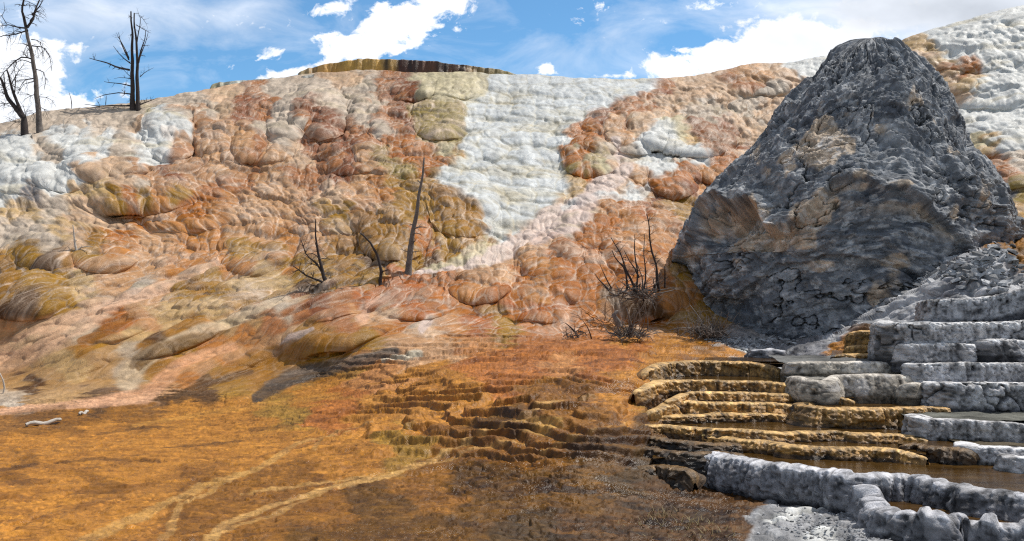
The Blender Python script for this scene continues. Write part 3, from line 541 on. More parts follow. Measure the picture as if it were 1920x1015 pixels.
# ------------------------------------------------------------------ the old hot-spring cone
def build_cone():
    prof = [(72, 1633, 1635), (74, 1618, 1650), (78, 1598, 1668), (90, 1570, 1698), (104, 1550, 1718), (125, 1532, 1740), (150, 1507, 1760), (175, 1479, 1773), (200, 1452, 1782), (235, 1426, 1797), (260, 1410, 1806), (290, 1386, 1820), (315, 1363, 1838), (350, 1332, 1860), (395, 1308, 1876), (430, 1284, 1876),
            (480, 1268, 1868), (520, 1276, 1868), (560, 1288, 1866), (600, 1305, 1864), (650, 1330, 1862), (720, 1360, 1860)]
    pr = np.array(prof, float); Yc = 21.4; NRr, NT = 620, 1150
    q = np.linspace(0, 1, len(pr)); rowpos = np.linspace(0, 1, NRr)
    # rows spaced evenly in py
    arc = np.concatenate([[0], np.cumsum(np.hypot(np.diff(pr[:, 0]), np.diff(pr[:, 1])))]); ta = np.linspace(0, arc[-1], NRr)
    py = np.interp(ta, arc, pr[:, 0]); pl = np.interp(ta, arc, pr[:, 1]); prr = np.interp(ta, arc, pr[:, 2])
    k = np.ones(9) / 9
    sm = lambda v: np.convolve(np.pad(v, 4, 'edge'), k, 'valid')
    py, pl, prr = sm(py), sm(pl), sm(prr)
    ul, wz = rays(pl, py); ur, _ = rays(prr, py)
    z = EYE + wz * Yc; xc = (ul + ur) * Yc / 2; rx = (ur - ul) * Yc / 2
    th = np.linspace(0, 2 * np.pi, NT, endpoint=False)
    th = th + .35 * np.sin(th - np.pi * 1.5) * 0
    Tq, Zq = np.meshgrid(th, z); RX = rx[:, None] * np.ones_like(Tq)
    ex = .9
    cx_ = np.sign(np.cos(Tq)) * np.abs(np.cos(Tq)) ** ex; sy_ = np.sign(np.sin(Tq)) * np.abs(np.sin(Tq)) ** ex
    Pq = np.stack([xc[:, None] + RX * cx_, Yc + .82 * RX * sy_, Zq], -1)
    # close the wrap for normals
    Pw = np.concatenate([Pq[:, -2:], Pq, Pq[:, :2]], 1); n = grid_normals(Pw)[:, 2:-2]
    ctr = np.stack([xc[:, None] + 0 * Tq, Yc + 0 * Tq, Zq - .5], -1); sg = np.sign(((Pq - ctr) * n).sum(-1, keepdims=True)); n = n * sg
    # picture position of each front point, to set where the ledge runs
    PXc = CX + F * Pq[..., 0] / Pq[..., 1] * .9996; PYc = 560 - F * (Pq[..., 2] - EYE) / Pq[..., 1]
    # side coordinate (periodic): use arc via x and y
    s = np.mod(Tq - np.pi / 2, 2 * np.pi) * 3.2
    dx = Pq[..., 0] - xc[:, None]; drape = Zq + .22 * np.abs(dx) + .5 * fbm(s * .5, Zq * .5, 201, 4)
    rot = s + .3 * np.sign(dx) * Zq * .3
    big = .42 * fbm(s * .45, Zq * .45, 202, 4)
    p1, q1, _ = lobes(s / .95 + .5 * fbm(s, Zq, 1, 3), drape / .62 + .5 * fbm(s + 9, Zq, 2, 3), 203, k=60, tilt=-.35, var=1.5, dome=.1)
    p2, q2, _ = lobes(s / .5 + .6 * fbm(s * 2, Zq * 2, 3, 3), drape / .24, 204, k=60, tilt=-.4, var=1.4, dome=.1)
    p3, q3, _ = lobes(s / .2 + .6 * fbm(s * 4, Zq * 4, 5, 2), drape / .09, 205, k=50, tilt=-.4, var=1.4, dome=.1)
    crk = np.abs(fbm(s * 1.4, drape * 2.2, 206, 5)); crack = sst(.022, 0, crk) * sst(-.05, .1, fbm(s * .7, Zq * .7, 209, 2) + .05)
    crk2 = np.abs(fbm(s * 4, drape * 6, 207, 4)); crack2 = sst(.02, 0, crk2) * .5
    rough = fbm(s * 8, drape * 16, 208, 4)
    smooth_top = sst(3.5, 6.0, Zq)
    d = big + .18 * p1 * (1 - .5 * smooth_top) + .06 * p2 + .028 * p3 + .05 * rough - .17 * crack - .05 * crack2
    d = d + 0; led = np.interp(PXc, [1240, 1290, 1318, 1345, 1395, 1440, 1500, 1535, 1560, 1620, 1700, 1745, 1790, 1850, 1900], [520, 470, 410, 388, 380, 408, 415, 385, 352, 336, 340, 380, 440, 500, 560]) + 60 * fbm(s * 1.5, Zq * .6, 211, 5)
    below = PYc - led
    front = (sy_ < .2)
    cav = np.interp(PXc, [1260, 1310, 1345, 1400, 1460, 1510, 1560, 1700, 1800, 1900], [.05, .3, .66, .68, .5, .24, .2, .14, .08, 0])
    rec = cav * sst(0, 16, below) * sst(150, 30, below)
    lip = .16 * sst(-50, -2, below) * sst(3, -1, below)
    led2 = np.interp(PXc, [1380, 1450, 1520, 1580, 1640, 1700, 1760], [560, 500, 495, 470, 480, 500, 540]) + 24 * fbm(s * 2, Zq, 212, 4)
    b2 = PYc - led2; rec2 = .16 * sst(0, 5, b2) * sst(60, 15, b2)
    d = d + front * (lip - rec - rec2)
    base = sst(560, 640, PYc); d = d + .15 * base - .25
    Pd = Pq + n * d[..., None] * np.clip(RX / .8, 0, 1)[..., None]
    dark = L((84, 88, 95)); mid_ = L((136, 139, 143)); bei = L((182, 165, 146)); wht = L((196, 196, 196))
    m = np.clip(.5 + 1.5 * fbm(s * 1.7, Zq * 1.7, 221, 5) + .35 * (q2 - .5), 0, 1)[..., None]
    C = dark * (1 - m) + mid_ * m
    bp = np.zeros_like(Tq)
    for (bx, by, ax, ay, am) in ((1545, 225, 26, 28, 1.0), (1540, 275, 50, 40, 1.15), (1590, 275, 20, 30, .8), (1480, 305, 22, 25, .7), (1420, 290, 16, 20, .6), (1610, 180, 14, 12, .7), (1590, 205, 12, 10, .6), (1715, 180, 26, 18, .75), (1650, 235, 18, 12, .5), (1600, 330, 60, 12, .8),
                             (1400, 430, 80, 40, 1.0), (1470, 450, 60, 22, 1.0), (1520, 405, 50, 25, 1.0), (1570, 375, 50, 22, .8), (1690, 350, 50, 10, .7), (1540, 500, 30, 12, .9), (1690, 490, 28, 22, .9), (1800, 390, 16, 22, .7), (1820, 370, 22, 10, .5), (1640, 560, 22, 20, .7), (1580, 120, 14, 10, .35), (1760, 230, 20, 30, .4), (1840, 360, 18, 30, .5), (1790, 290, 20, 30, .35)):
        bp = np.maximum(bp, am * np.exp(-((PXc - bx) / ax) ** 2 - ((PYc - by) / ay) ** 2))
    bm = sst(.40, .66, 1.1 * bp * front + 1.5 * fbm(s * 2.6, Zq * 2.6, 223, 5) + .1 * (q2 - .5))
    bm = np.maximum(bm, front * sst(0, 12, below) * sst(60, 10, below) * sst(-.1, .12, fbm(s * 2, Zq * 3, 224, 4) + .04) * .85)
    bei2 = bei * (1 + .9 * fbm(s * 7, Zq * 9 + PYc * .05, 225, 4))[..., None]
    C = C * (1 - bm[..., None]) + bei2 * bm[..., None]
    sp_ = sst(.09, .18, fbm(s * 6.5, drape * 11, 226, 4)) * .65 + sst(.14, .24, fbm(s * 2.2, drape * 4, 227, 5)) * .4  # pale specks: sunlit flecks of the rock painted into its colour
    sp_ = np.clip(sp_ * (1 - base * .5), 0, 1)[..., None]; C = C * (1 - sp_) + wht * sp_ * .72 + C * sp_ * .28
    C = C * (1 - .55 * crack - .3 * crack2)[..., None]
    o = mesh_obj('hot_spring_cone', Pd.reshape(-1, 3), grid_faces(NRr, NT, True), M_CONE, loc=(float(xc[-1]), Yc, float(z[-60])), col=(C * (1 + 1.1 * fbm(s * 9, drape * 14, 229, 4))[..., None] * 1.18).reshape(-1, 3))
    tag(o, 'massive dark grey cone of layered rock with beige bare patches, taller than anything beside it', 'rock cone')
build_cone()

# ------------------------------------------------------------------ terraces and their pools
def resample(pts, ds):
    p = np.array(pts, float); d = np.concatenate([[0], np.cumsum(np.linalg.norm(np.diff(p, axis=0), axis=1))])
    n = max(8, int(d[-1] / ds)); t = np.linspace(0, d[-1], n); q = np.stack([np.interp(t, d, p[:, i]) for i in range(p.shape[1])], -1)
    w = max(1, int(.10 / ds)); k = np.hanning(2 * w + 3)[1:-1]; k /= k.sum()
    q2 = np.stack([np.convolve(np.pad(q[:, i], w, 'reflect', reflect_type='odd'), k, 'valid') for i in range(p.shape[1])], -1)
    return q2, t
TSTY = {
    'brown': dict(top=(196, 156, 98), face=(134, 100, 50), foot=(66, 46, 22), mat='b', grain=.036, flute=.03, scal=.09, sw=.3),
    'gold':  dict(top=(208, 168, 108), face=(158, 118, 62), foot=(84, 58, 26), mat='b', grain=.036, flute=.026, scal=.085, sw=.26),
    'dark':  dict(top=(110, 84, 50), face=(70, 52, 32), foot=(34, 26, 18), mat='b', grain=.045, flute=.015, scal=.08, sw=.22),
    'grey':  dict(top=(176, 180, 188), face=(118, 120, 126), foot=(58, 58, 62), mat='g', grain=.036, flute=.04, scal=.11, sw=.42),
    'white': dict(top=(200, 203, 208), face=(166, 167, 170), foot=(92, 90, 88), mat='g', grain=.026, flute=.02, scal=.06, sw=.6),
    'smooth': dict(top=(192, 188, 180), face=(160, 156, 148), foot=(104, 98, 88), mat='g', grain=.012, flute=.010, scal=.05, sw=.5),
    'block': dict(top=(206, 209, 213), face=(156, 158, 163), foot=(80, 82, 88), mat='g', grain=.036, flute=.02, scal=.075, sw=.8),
}
TN = [0]
def terrace(lip, z, H_, sty, label, bulge=.08, z1=None, inner=.30, knobs=0.0, group=None, cracks=0.0, taper=.12, back=None, name='travertine_terrace', Y=None):
    """a mineral ledge: lip polyline in (px, py) at height z, wall height H_"""
    TN[0] += 1; sd = 300 + 17 * TN[0]; st_ = TSTY[sty]
    if sty in ('gold', 'brown') and len(lip[0]) == 2 and lip[0][0] < 1300: lip = [(lip[0][0] - 34, lip[0][1] + 5)] + list(lip); taper = .75
    if lip[-1][0] == 2040: lip = list(lip) + [(2420,) + tuple(lip[-1][1:])]
    zz = [z + (z1 - z) * i / (len(lip) - 1) if z1 is not None else z for i in range(len(lip))]
    pts = [at(*p_) if len(p_) == 3 else atz(p_[0], p_[1], zi) for p_, zi in zip(lip, zz)]
    ds = .013 if Y is None else .02
    q, t = resample(pts, ds); nS = len(q); Ltot = t[-1]
    tg = np.gradient(q, axis=0); nx = tg[:, 1]; ny = -tg[:, 0]; l = np.hypot(nx, ny) + 1e-9; nx /= l; ny /= l
    if (ny > 0).mean() > .5: nx, ny = -nx, -ny
    sp_ = 1.5 if st_['mat'] == 'b' else .9
    prof = np.array([(-inner, -.07), (-inner * .55, -.035), (-.06, -.004), (-.02, .014), (.015, .0), (.035, -.03), (bulge * .6, -.25 * H_ - .01), (bulge * .9, -.5 * H_), (bulge * 1.1, -.78 * H_), (bulge * sp_, -H_), (bulge * sp_ * 1.1, -H_ - .12)])
    if sty in ('block', 'white'): prof = np.array([(-inner, -.05), (-inner * .5, -.012), (-.03, .0), (bulge * .35, .004), (bulge * .62, -.012), (bulge * .72, -.05), (bulge * .8, -.3 * H_), (bulge * .8, -.55 * H_), (bulge * .95, -.62 * H_), (bulge * 1.0, -H_), (bulge * 1.0, -H_ - .12)])
    dd = np.concatenate([[0], np.cumsum(np.hypot(*np.diff(prof, axis=0).T))]); m = int(max(30, min(110, dd[-1] / .011)))
    tt_ = np.linspace(0, dd[-1], m); po = np.interp(tt_, dd, prof[:, 0]); ph = np.interp(tt_, dd, prof[:, 1])
    k = np.ones(5) / 5; po = np.convolve(np.pad(po, 2, 'edge'), k, 'valid'); ph = np.convolve(np.pad(ph, 2, 'edge'), k, 'valid')
    Sg, Og = np.meshgrid(t, po); _, Hg = np.meshgrid(t, ph); Vg = np.repeat(tt_[:, None], nS, 1)
    wall = sst(-.03, .02, Og) ; fr_ = np.clip(-Hg / max(H_, .02), 0, 1.2)
    h, r, ee = lobes(Sg / st_['sw'] + .4 * fbm(Sg, Vg, sd, 2), Vg / (st_['sw'] * 1.3) + sd % 7, sd + 1, k=26, tilt=-.15, var=.5)
    h2_, r2_, _ = lobes(Sg / (st_['sw'] * .36), Vg / (st_['sw'] * .55), sd + 2, k=22, tilt=-.1, var=.6)
    fl = fbm(Sg * 22, Vg * 3.5, sd + 3, 3); gr = fbm(Sg * 34, Vg * 34, sd + 4, 3)
    out = wall * (st_['scal'] * h + st_['scal'] * .35 * h2_ + st_['flute'] * fl * 2) + st_['grain'] * gr * 1.6 * (.35 + .65 * wall)
    if cracks:
        ck = np.abs(fbm(Sg * 1.6, Vg * 1.6, sd + 5, 4)); ck = ck + .03 * sst(-.05, .1, fbm(Sg * .9, Vg * .9, sd + 13, 3)); out = out - cracks * sst(.018, 0, ck)
    lipw = (.22 if st_['mat'] == 'b' else .09) * fbm(t * 1.9, t * 0 + sd, sd + 6, 4)
    up = np.zeros_like(Sg); topw = np.exp(-((Og) / .07) ** 2) * sst(-.10, -.02, Hg)
    up = up + topw * (.022 * fbm(Sg * 2.5, Sg * 0 + .5, sd + 7, 4) * 2 + st_['grain'] * .5 * (gr + .2))
    if knobs:
        hk, rk, _ = lobes(Sg / .13, Og * 0 + Vg / .25, sd + 8, k=24, tilt=0, var=1.6); up = up + knobs * np.clip(hk - .35, 0, 2) * sst(-.12, -.0, Hg + .02) * sst(-.2, -.05, Og)
    e_ = np.minimum(Sg, Ltot - Sg) / max(taper, 1e-3); e_ = np.clip(e_, 0, 1); ef = np.sqrt(1 - (1 - e_) ** 2)
    o = (Og + out) * (.25 + .75 * ef) + lipw[None, :] * 1.0; hz = Hg + up - (1 - ef) * H_ * .9
    V = np.stack([q[:, 0][None] + nx[None] * o, q[:, 1][None] + ny[None] * o, q[:, 2][None] + hz], -1)
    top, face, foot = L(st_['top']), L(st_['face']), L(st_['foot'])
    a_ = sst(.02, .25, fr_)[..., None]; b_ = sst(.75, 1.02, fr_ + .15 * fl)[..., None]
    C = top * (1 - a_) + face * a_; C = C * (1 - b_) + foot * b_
    mot = fbm(Sg * 3, Vg * 3, sd + 9, 5); C = C * (1 + 1.1 * mot + 1.0 * fl * wall + .25 * (r - .5) + 1.5 * fbm(Sg * 22, Vg * 22, sd + 12, 3))[..., None]
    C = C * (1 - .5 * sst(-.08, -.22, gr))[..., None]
    if st_['mat'] == 'b': C = C * (1 + 1.5 * wall * fbm(Sg * 45, Vg * 7, sd + 14, 3))[..., None]
    if st_['mat'] == 'g':
        dk_ = sst(.07, .22, fbm(Sg * 4.2, Vg * 4.2, sd + 10, 5)) * (.62 if sty != 'smooth' else .15); C = C * (1 - dk_)[..., None]
        wh = sst(.12, .25, fbm(Sg * 6, Vg * 6, sd + 11, 4)) * .4 * (1 - b_[..., 0]); C = C * (1 - wh[..., None]) + L((214, 217, 222)) * wh[..., None]
    if cracks: C = C * (1 - .6 * sst(.016, 0, ck))[..., None]
    c_ = q[len(q) // 2]
    fc = grid_faces(m, nS)
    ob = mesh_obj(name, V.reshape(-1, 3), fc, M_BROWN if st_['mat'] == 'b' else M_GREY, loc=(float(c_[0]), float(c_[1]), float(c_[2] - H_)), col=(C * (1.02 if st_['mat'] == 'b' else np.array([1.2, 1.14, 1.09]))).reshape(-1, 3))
    tag(ob, label, 'terrace', group); return ob
def pool(front, z, back, zoff=-.018):
    """level water between a lip (px,py) and a farther line"""
    fx = np.array(front, float); bx = np.array(back, float); n = 90
    x0, x1 = max(fx[0, 0], -50), fx[-1, 0]; xs = np.linspace(x0, x1, n)
    V = []
    if x1 == 2040: xs = np.linspace(x0, 2420, n)
    for x in xs:
        a_ = atz(x, np.interp(x, fx[:, 0], fx[:, 1]), z); b_ = atz(x, np.interp(x, bx[:, 0], bx[:, 1]), z)
        a_ = np.array(a_) + np.array([0, .05, 0]); b_ = np.array(b_) + np.array([0, .0, 0])
        for tq in (0, .33, .66, 1): V.append((a_[0] + (b_[0] - a_[0]) * tq, a_[1] + (b_[1] - a_[1]) * tq, z + zoff))
    o = mesh_obj('pool_water', np.array(V), grid_faces(n, 4), M_WATER); tag(o, kind='structure'); return o
G1 = 'golden brown terrace steps'; G2 = 'grey and white terrace ledges'
TERR = [
 # lip, z, H, style, label, bulge
 ([(1236, 681), (1300, 677), (1353, 678), (1410, 679), (1478, 682)], 1.08, .20, 'brown', 'highest golden brown step, just below the small pale pool at the cone foot', .07),
 ([(1222, 719), (1240, 714), (1300, 714), (1369, 715), (1440, 716), (1500, 718), (1532, 720)], .90, .13, 'gold', 'golden brown step second from the top, ending against the smooth pale terrace', .06),
 ([(1275, 738), (1300, 736), (1400, 737), (1500, 740), (1604, 744)], .78, .09, 'gold', 'thin straight golden step third from the top of the brown flight', .05),
 ([(1245, 757), (1262, 753), (1369, 754), (1440, 755), (1525, 755)], .69, .14, 'gold', 'golden brown step fourth from the top, left of the rounded dark brown basin wall', .06),
 ([(1180, 776), (1260, 779), (1350, 777), (1440, 777), (1535, 777)], .565, .055, 'gold', 'lowest narrow golden rim at the back of the long brown pool', .04),
 ([(1522, 752), (1517, 758), (1524, 763), (1560, 765), (1620, 766), (1690, 766), (1740, 764), (1778, 762)], .70, .21, 'brown', 'rounded dark brown basin wall with vertical streaks under the smooth pale terrace', .10),
 ([(1190, 797), (1240, 799), (1306, 801), (1357, 806), (1448, 811), (1558, 809), (1603, 812), (1691, 813), (1735, 818)], .50, .075, 'gold', 'long golden rim along the front of the long brown pool', .05),
 ([(1262, 808), (1330, 814), (1400, 826), (1457, 830), (1483, 836), (1558, 838), (1635, 840), (1700, 845), (1740, 851)], .43, .08, 'gold', 'lower wavy golden rim bordering the big lower pool', .05),
 ([(1686, 830), (1742, 837), (1811, 843), (1830, 846)], .46, .115, 'dark', 'short dark brown rim between the white ledges and the lower pool', .05),
 ([(1195, 815), (1240, 822), (1290, 828), (1340, 832), (1392, 831)], .42, .06, 'dark', 'blackish knobbly rim left of the lower wavy golden rim', .05),
 ([(1205, 838), (1250, 846), (1300, 852), (1350, 848), (1400, 850)], .36, .07, 'dark', 'blackish wet rim just behind the left end of the curved grey rim', .05),
 ([(1192, 878), (1230, 874), (1270, 878), (1300, 886)], .24, .13, 'dark', 'small black rounded basin wall left of the curved grey rim', .07),
 ([(1296, 857), (1306, 853), (1345, 853), (1385, 859), (1464, 872), (1558, 884), (1603, 891), (1666, 892), (1704, 894), (1761, 903), (1840, 918), (1920, 928), (2040, 938)], .345, .33, 'grey', 'long curved crusty grey rim holding the big lower pool', .10),
 ([(1655, 905), (1636, 916), (1632, 934), (1650, 952), (1690, 966), (1720, 971), (1751, 976), (1800, 975), (1853, 983), (1920, 988), (2040, 996)], .20, .26, 'grey', 'knobbly grey rim in the right front corner around the small brown basin', .08),
 ([(1726, 777, 11.5), (1710, 779, 11.15), (1722, 783, 10.98), (1761, 785, 10.95), (1810, 788, 10.9), (1871, 791, 10.8), (1920, 796, 10.7), (2040, 800, 10.6)], .68, .25, 'white', 'long white ledge with a squared left end above the lower pool', .07),
 ([(1820, 828, 10.5), (1808, 831, 10.3), (1822, 834, 10.15), (1855, 837, 10.1), (1920, 841, 10.0), (2040, 846, 10.0)], .50, .16, 'white', 'low white ledge directly under the long white one', .06),
 ([(1903, 851, 9.95), (1891, 854, 9.75), (1903, 857, 9.65), (1920, 857, 9.6), (2040, 858, 9.6)], .47, .19, 'white', 'small squared white block at the right edge of the lower pool', .07),
 ([(1476, 682, 13.5), (1490, 680, 13.15), (1540, 679, 13.05), (1620, 679, 13.0), (1715, 681, 12.95)], 1.15, .16, 'smooth', 'upper smooth pale ledge beside the top golden step', .05),
 ([(1482, 706, 13.0), (1500, 708, 12.6), (1523, 712, 12.45), (1548, 715, 12.4), (1562, 704, 12.6), (1620, 703, 12.55), (1700, 703, 12.55), (1735, 705, 12.7)], 1.01, .30, 'smooth', 'broad smooth cream drapery wall below the upper smooth pale ledge', .10),
 ([(1692, 726, 12.6), (1698, 721, 12.35), (1712, 719, 12.25), (1727, 721, 12.35), (1735, 727, 12.6)], .91, .19, 'smooth', 'small rounded cream knob at the right end of the smooth drapery wall', .08),
 ([(1700, 680, 12.9), (1712, 680, 12.6), (1780, 680, 12.5), (1850, 680, 12.45), (1920, 681, 12.4), (2040, 682, 12.3)], 1.19, .30, 'block', 'long grey speckled ledge under the cracked pale block wall', .08),
 ([(1756, 716, 12.45), (1752, 718, 12.15), (1775, 717, 12.0), (1850, 717, 12.0), (1920, 718, 11.95), (2040, 719, 11.9)], .97, .33, 'block', 'grey speckled wall dropping to the wet grey flat', .10),
 ([(1668, 603, 14.4), (1658, 605, 13.6), (1668, 605, 13.1), (1720, 605, 12.95), (1785, 605, 12.9), (1873, 605, 12.85), (1920, 601, 12.8), (2040, 598, 12.7)], 1.70, .52, 'block', 'tall cracked pale grey block wall right of the small brown cascade', .12),
 ([(1742, 566, 15.4), (1750, 563, 14.8), (1775, 562, 14.6), (1800, 561, 14.5), (1856, 557, 14.4), (1920, 540, 14.2), (2040, 524, 14.0)], 2.02, .36, 'block', 'highest pale grey ledge at the right edge, above the cracked block wall', .12),
 ([(1690, 646, 13.0), (1700, 645, 12.82), (1740, 644, 12.78), (1800, 646, 12.76), (1818, 648, 12.9)], 1.40, .25, 'block', 'broken lower course of pale blocks along the foot of the cracked block wall', .10),
 ([(1838, 640, 12.95), (1846, 638, 12.72), (1880, 637, 12.68), (1912, 639, 12.7), (1920, 641, 12.9)], 1.45, .2, 'block', 'jutting chipped pale slab low on the right part of the cracked block wall', .12),
 ([(1590, 626, 15.2), (1620, 622, 15.0), (1665, 624, 15.0)], 1.55, .25, 'brown', 'small wet brown cascade step between grey rubble and the pale block wall', .06),
 ([(1586, 650, 14.6), (1620, 648, 14.4), (1668, 650, 14.3)], 1.36, .18, 'brown', 'lower wet brown cascade step at the foot of the pale block wall', .06),
 ([(1560, 667, 14.0), (1600, 664, 13.9), (1650, 664, 13.8), (1720, 667, 13.7)], 1.21, .08, 'gold', 'thin tan step between the brown cascade and the smooth pale ledge', .04),
 ([(1418, 660, 15.8), (1428, 657, 15.4), (1450, 657, 15.3), (1466, 660, 15.4)], 1.17, .13, 'grey', 'broken grey crust slab at the right end of the small pale pool', .06),
]
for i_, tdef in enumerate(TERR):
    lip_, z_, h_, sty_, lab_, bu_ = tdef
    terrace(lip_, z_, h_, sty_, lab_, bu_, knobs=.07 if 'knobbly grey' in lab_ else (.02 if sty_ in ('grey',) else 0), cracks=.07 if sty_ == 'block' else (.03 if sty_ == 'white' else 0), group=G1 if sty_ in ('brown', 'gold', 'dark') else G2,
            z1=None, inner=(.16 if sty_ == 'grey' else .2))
def lipof(i): return TERR[i][0]
pool([(1322, 676), (1480, 676)], 1.10, [(1340, 668), (1480, 668)])
pool([(1320, 678), (1353, 678), (1410, 679), (1478, 681)], 1.08, [(1320, 672), (1480, 664)])
pool([(1240, 714), (1300, 714), (1500, 718), (1532, 731)], .90, [(1240, 701), (1532, 698)])
pool(lipof(2), .78, [(1275, 729), (1604, 729)])
pool([(1245, 757), (1262, 753), (1369, 754), (1525, 755)], .69, [(1245, 744), (1525, 742)])
pool([(1180, 776), (1260, 779), (1535, 777)], .565, [(1180, 768), (1535, 766)])
pool([(1519, 761), (1560, 765), (1690, 766), (1780, 764)], .70, [(1519, 738), (1780, 738)])
pool([(1193, 798), (1306, 801), (1357, 806), (1448, 811), (1558, 809), (1740, 818)], .50, [(1193, 780), (1740, 776)])
pool([(1262, 808), (1330, 814), (1400, 826), (1457, 830), (1483, 836), (1558, 838), (1700, 845), (1740, 851)], .43, [(1262, 800), (1400, 806), (1740, 806)])
pool(lipof(8), .46, [(1686, 815), (1860, 812)])
pool([(1225, 858), (1301, 855), (1350, 855), (1385, 860), (1464, 873), (1558, 885), (1666, 893), (1704, 895), (1761, 904), (1840, 919), (1920, 929), (2040, 939)], .335, [(1225, 836), (1400, 828), (2040, 830)])
pool([(1210, 879), (1230, 876), (1300, 886)], .235, [(1210, 866), (1300, 862)])
pool([(1636, 936), (1652, 953), (1690, 967), (1751, 977), (1853, 984), (1920, 989), (2040, 997)], .17, [(1636, 920), (2040, 940)])
pool([(1560, 668), (1600, 664), (1650, 665), (1720, 668)], 1.20, [(1560, 655), (1720, 655)])
def shelf(px0, px1, Yf, Yb, z, col, z2=None):
    """dry mineral flat behind a ledge"""
    n, m = 300, 70; xs = np.linspace(px0, px1, n); tq = np.linspace(0, 1, m); Yq = Yf + (Yb - Yf) * tq
    u_, _ = rays(xs, xs * 0 + 600); Xg = u_[:, None] * Yf * np.ones((1, m)); Yg = np.repeat(Yq[None], n, 0); Zg = z + ((z2 or z) - z) * tq[None] * np.ones((n, 1))
    nn = fbm(Xg * 4, Yg * 4, 501, 5); Zg = Zg + .06 * nn - .035; V = np.stack([Xg, Yg, Zg], -1)
    C = L(col) * (1 + 1.6 * fbm(Xg * 3, Yg * 4, 503, 5))[..., None] * .8
    return tag(mesh_obj('mineral_flat', V.reshape(-1, 3), grid_faces(n, m), M_GREY, col=C.reshape(-1, 3)), kind='structure')
shelf(1716, 2420, 11.1, 12.3, .67, (120, 120, 112))
shelf(1815, 2420, 10.3, 11.0, .49, (100, 90, 72))
shelf(1480, 2420, 13.05, 14.2, 1.15, (130, 130, 128), 1.22)
shelf(1490, 1745, 12.6, 13.2, 1.0, (150, 146, 138))
shelf(1760, 2420, 12.1, 12.7, .96, (140, 142, 146))
shelf(1682, 2420, 13.1, 14.8, 1.64, (160, 162, 166), 1.70)
shelf(1775, 2420, 14.7, 16.0, 1.93, (150, 152, 156), 2.0)

# the streaked wall of the pool on the hill's crest, and the pale shelf left of it
def crest(lip, Yd, Hh, label, cols, name='crest_terrace', ex=.7):
    pts = [at(px, py, Yd) for px, py in lip]; q, t = resample(pts, .03); n = len(q); m = 40
    S_, V_ = np.meshgrid(t, np.linspace(0, 1, m)); hz = np.interp(q[:, 0], [p[0] for p in pts], [p for p in Hh])
    cell, rr, _ = lobes(S_ / .55, V_ * .5 + 3, 601, k=24, var=.8); fl = fbm(S_ * 9, V_ * 1.2, 602, 4)
    o = .12 * cell + .10 * fl + .10 * np.sin(np.pi * np.clip(V_ * 1.1, 0, 1)); drop = V_ * (hz[None] * 1.1 + ex); topw = V_ < .02
    x = q[:, 0][None] + 0 * S_; y = q[:, 1][None] - o; z = q[:, 2][None] - drop + .05 * fbm(S_ * 3, S_ * 0, 603, 4) * (V_ < .2)
    Vv = np.stack([x, y, z], -1)
    back_ = []
    for d_, dz_ in ((6, -.6), (3, -.10), (1, -.02), (.3, .0)):
        bk = Vv[0].copy(); bk[:, 1] += d_; bk[:, 2] += dz_; back_.append(bk)
    Vv = np.concatenate([np.array(back_), Vv], 0)
    px_ = np.interp(q[:, 0], [p[0] for p in pts], [l_[0] for l_ in lip]); C = np.zeros(Vv.shape)
    pal = np.array([L(c[1]) for c in cols]); xs = [c[0] for c in cols]
    pj = px_[None, :] + 14 * fbm(S_ * 1.5, V_ * .4, 604, 3)
    c_ = np.stack([np.interp(pj, xs, pal[:, k]) for k in range(3)], -1); stx = fbm(S_ * 5, V_ * .8, 605, 4)
    c_ = c_ * .8 * (1 + 2.4 * stx)[..., None] * (1 - .35 * sst(.7, 1, V_))[..., None]; C[4:] = c_; C[:4] = c_[0]
    ob = mesh_obj(name, Vv.reshape(-1, 3), grid_faces(len(Vv), n), M_BROWN, loc=tuple(float(v) for v in q[n // 2]), col=C.reshape(-1, 3)); tag(ob, label, 'terrace')
crest([(560, 140), (585, 128), (615, 120), (650, 115), (690, 112), (740, 113), (800, 115), (850, 121), (880, 124), (930, 131), (968, 139)], 32.7, [.15, .2, .3, .36, .4, .4, .4, .32, .3, .18, .06],
      'streaked ochre and dark brown rim wall along the top of the hill', [(560, (190, 170, 130)), (600, (196, 150, 80)), (650, (190, 150, 70)), (741, (196, 156, 82)), (748, (84, 50, 32)), (870, (92, 62, 42)), (890, (150, 124, 82)), (970, (160, 146, 98))])
crest([(396, 168), (402, 160), (425, 154), (470, 150), (520, 148), (560, 147), (590, 140)], 31.7, [.08, .16, .2, .2, .18, .14, .05], 'smooth pale shelf on the skyline left of the streaked rim wall', [(396, (170, 160, 120)), (450, (196, 200, 190)), (600, (200, 196, 186))], ex=.3)

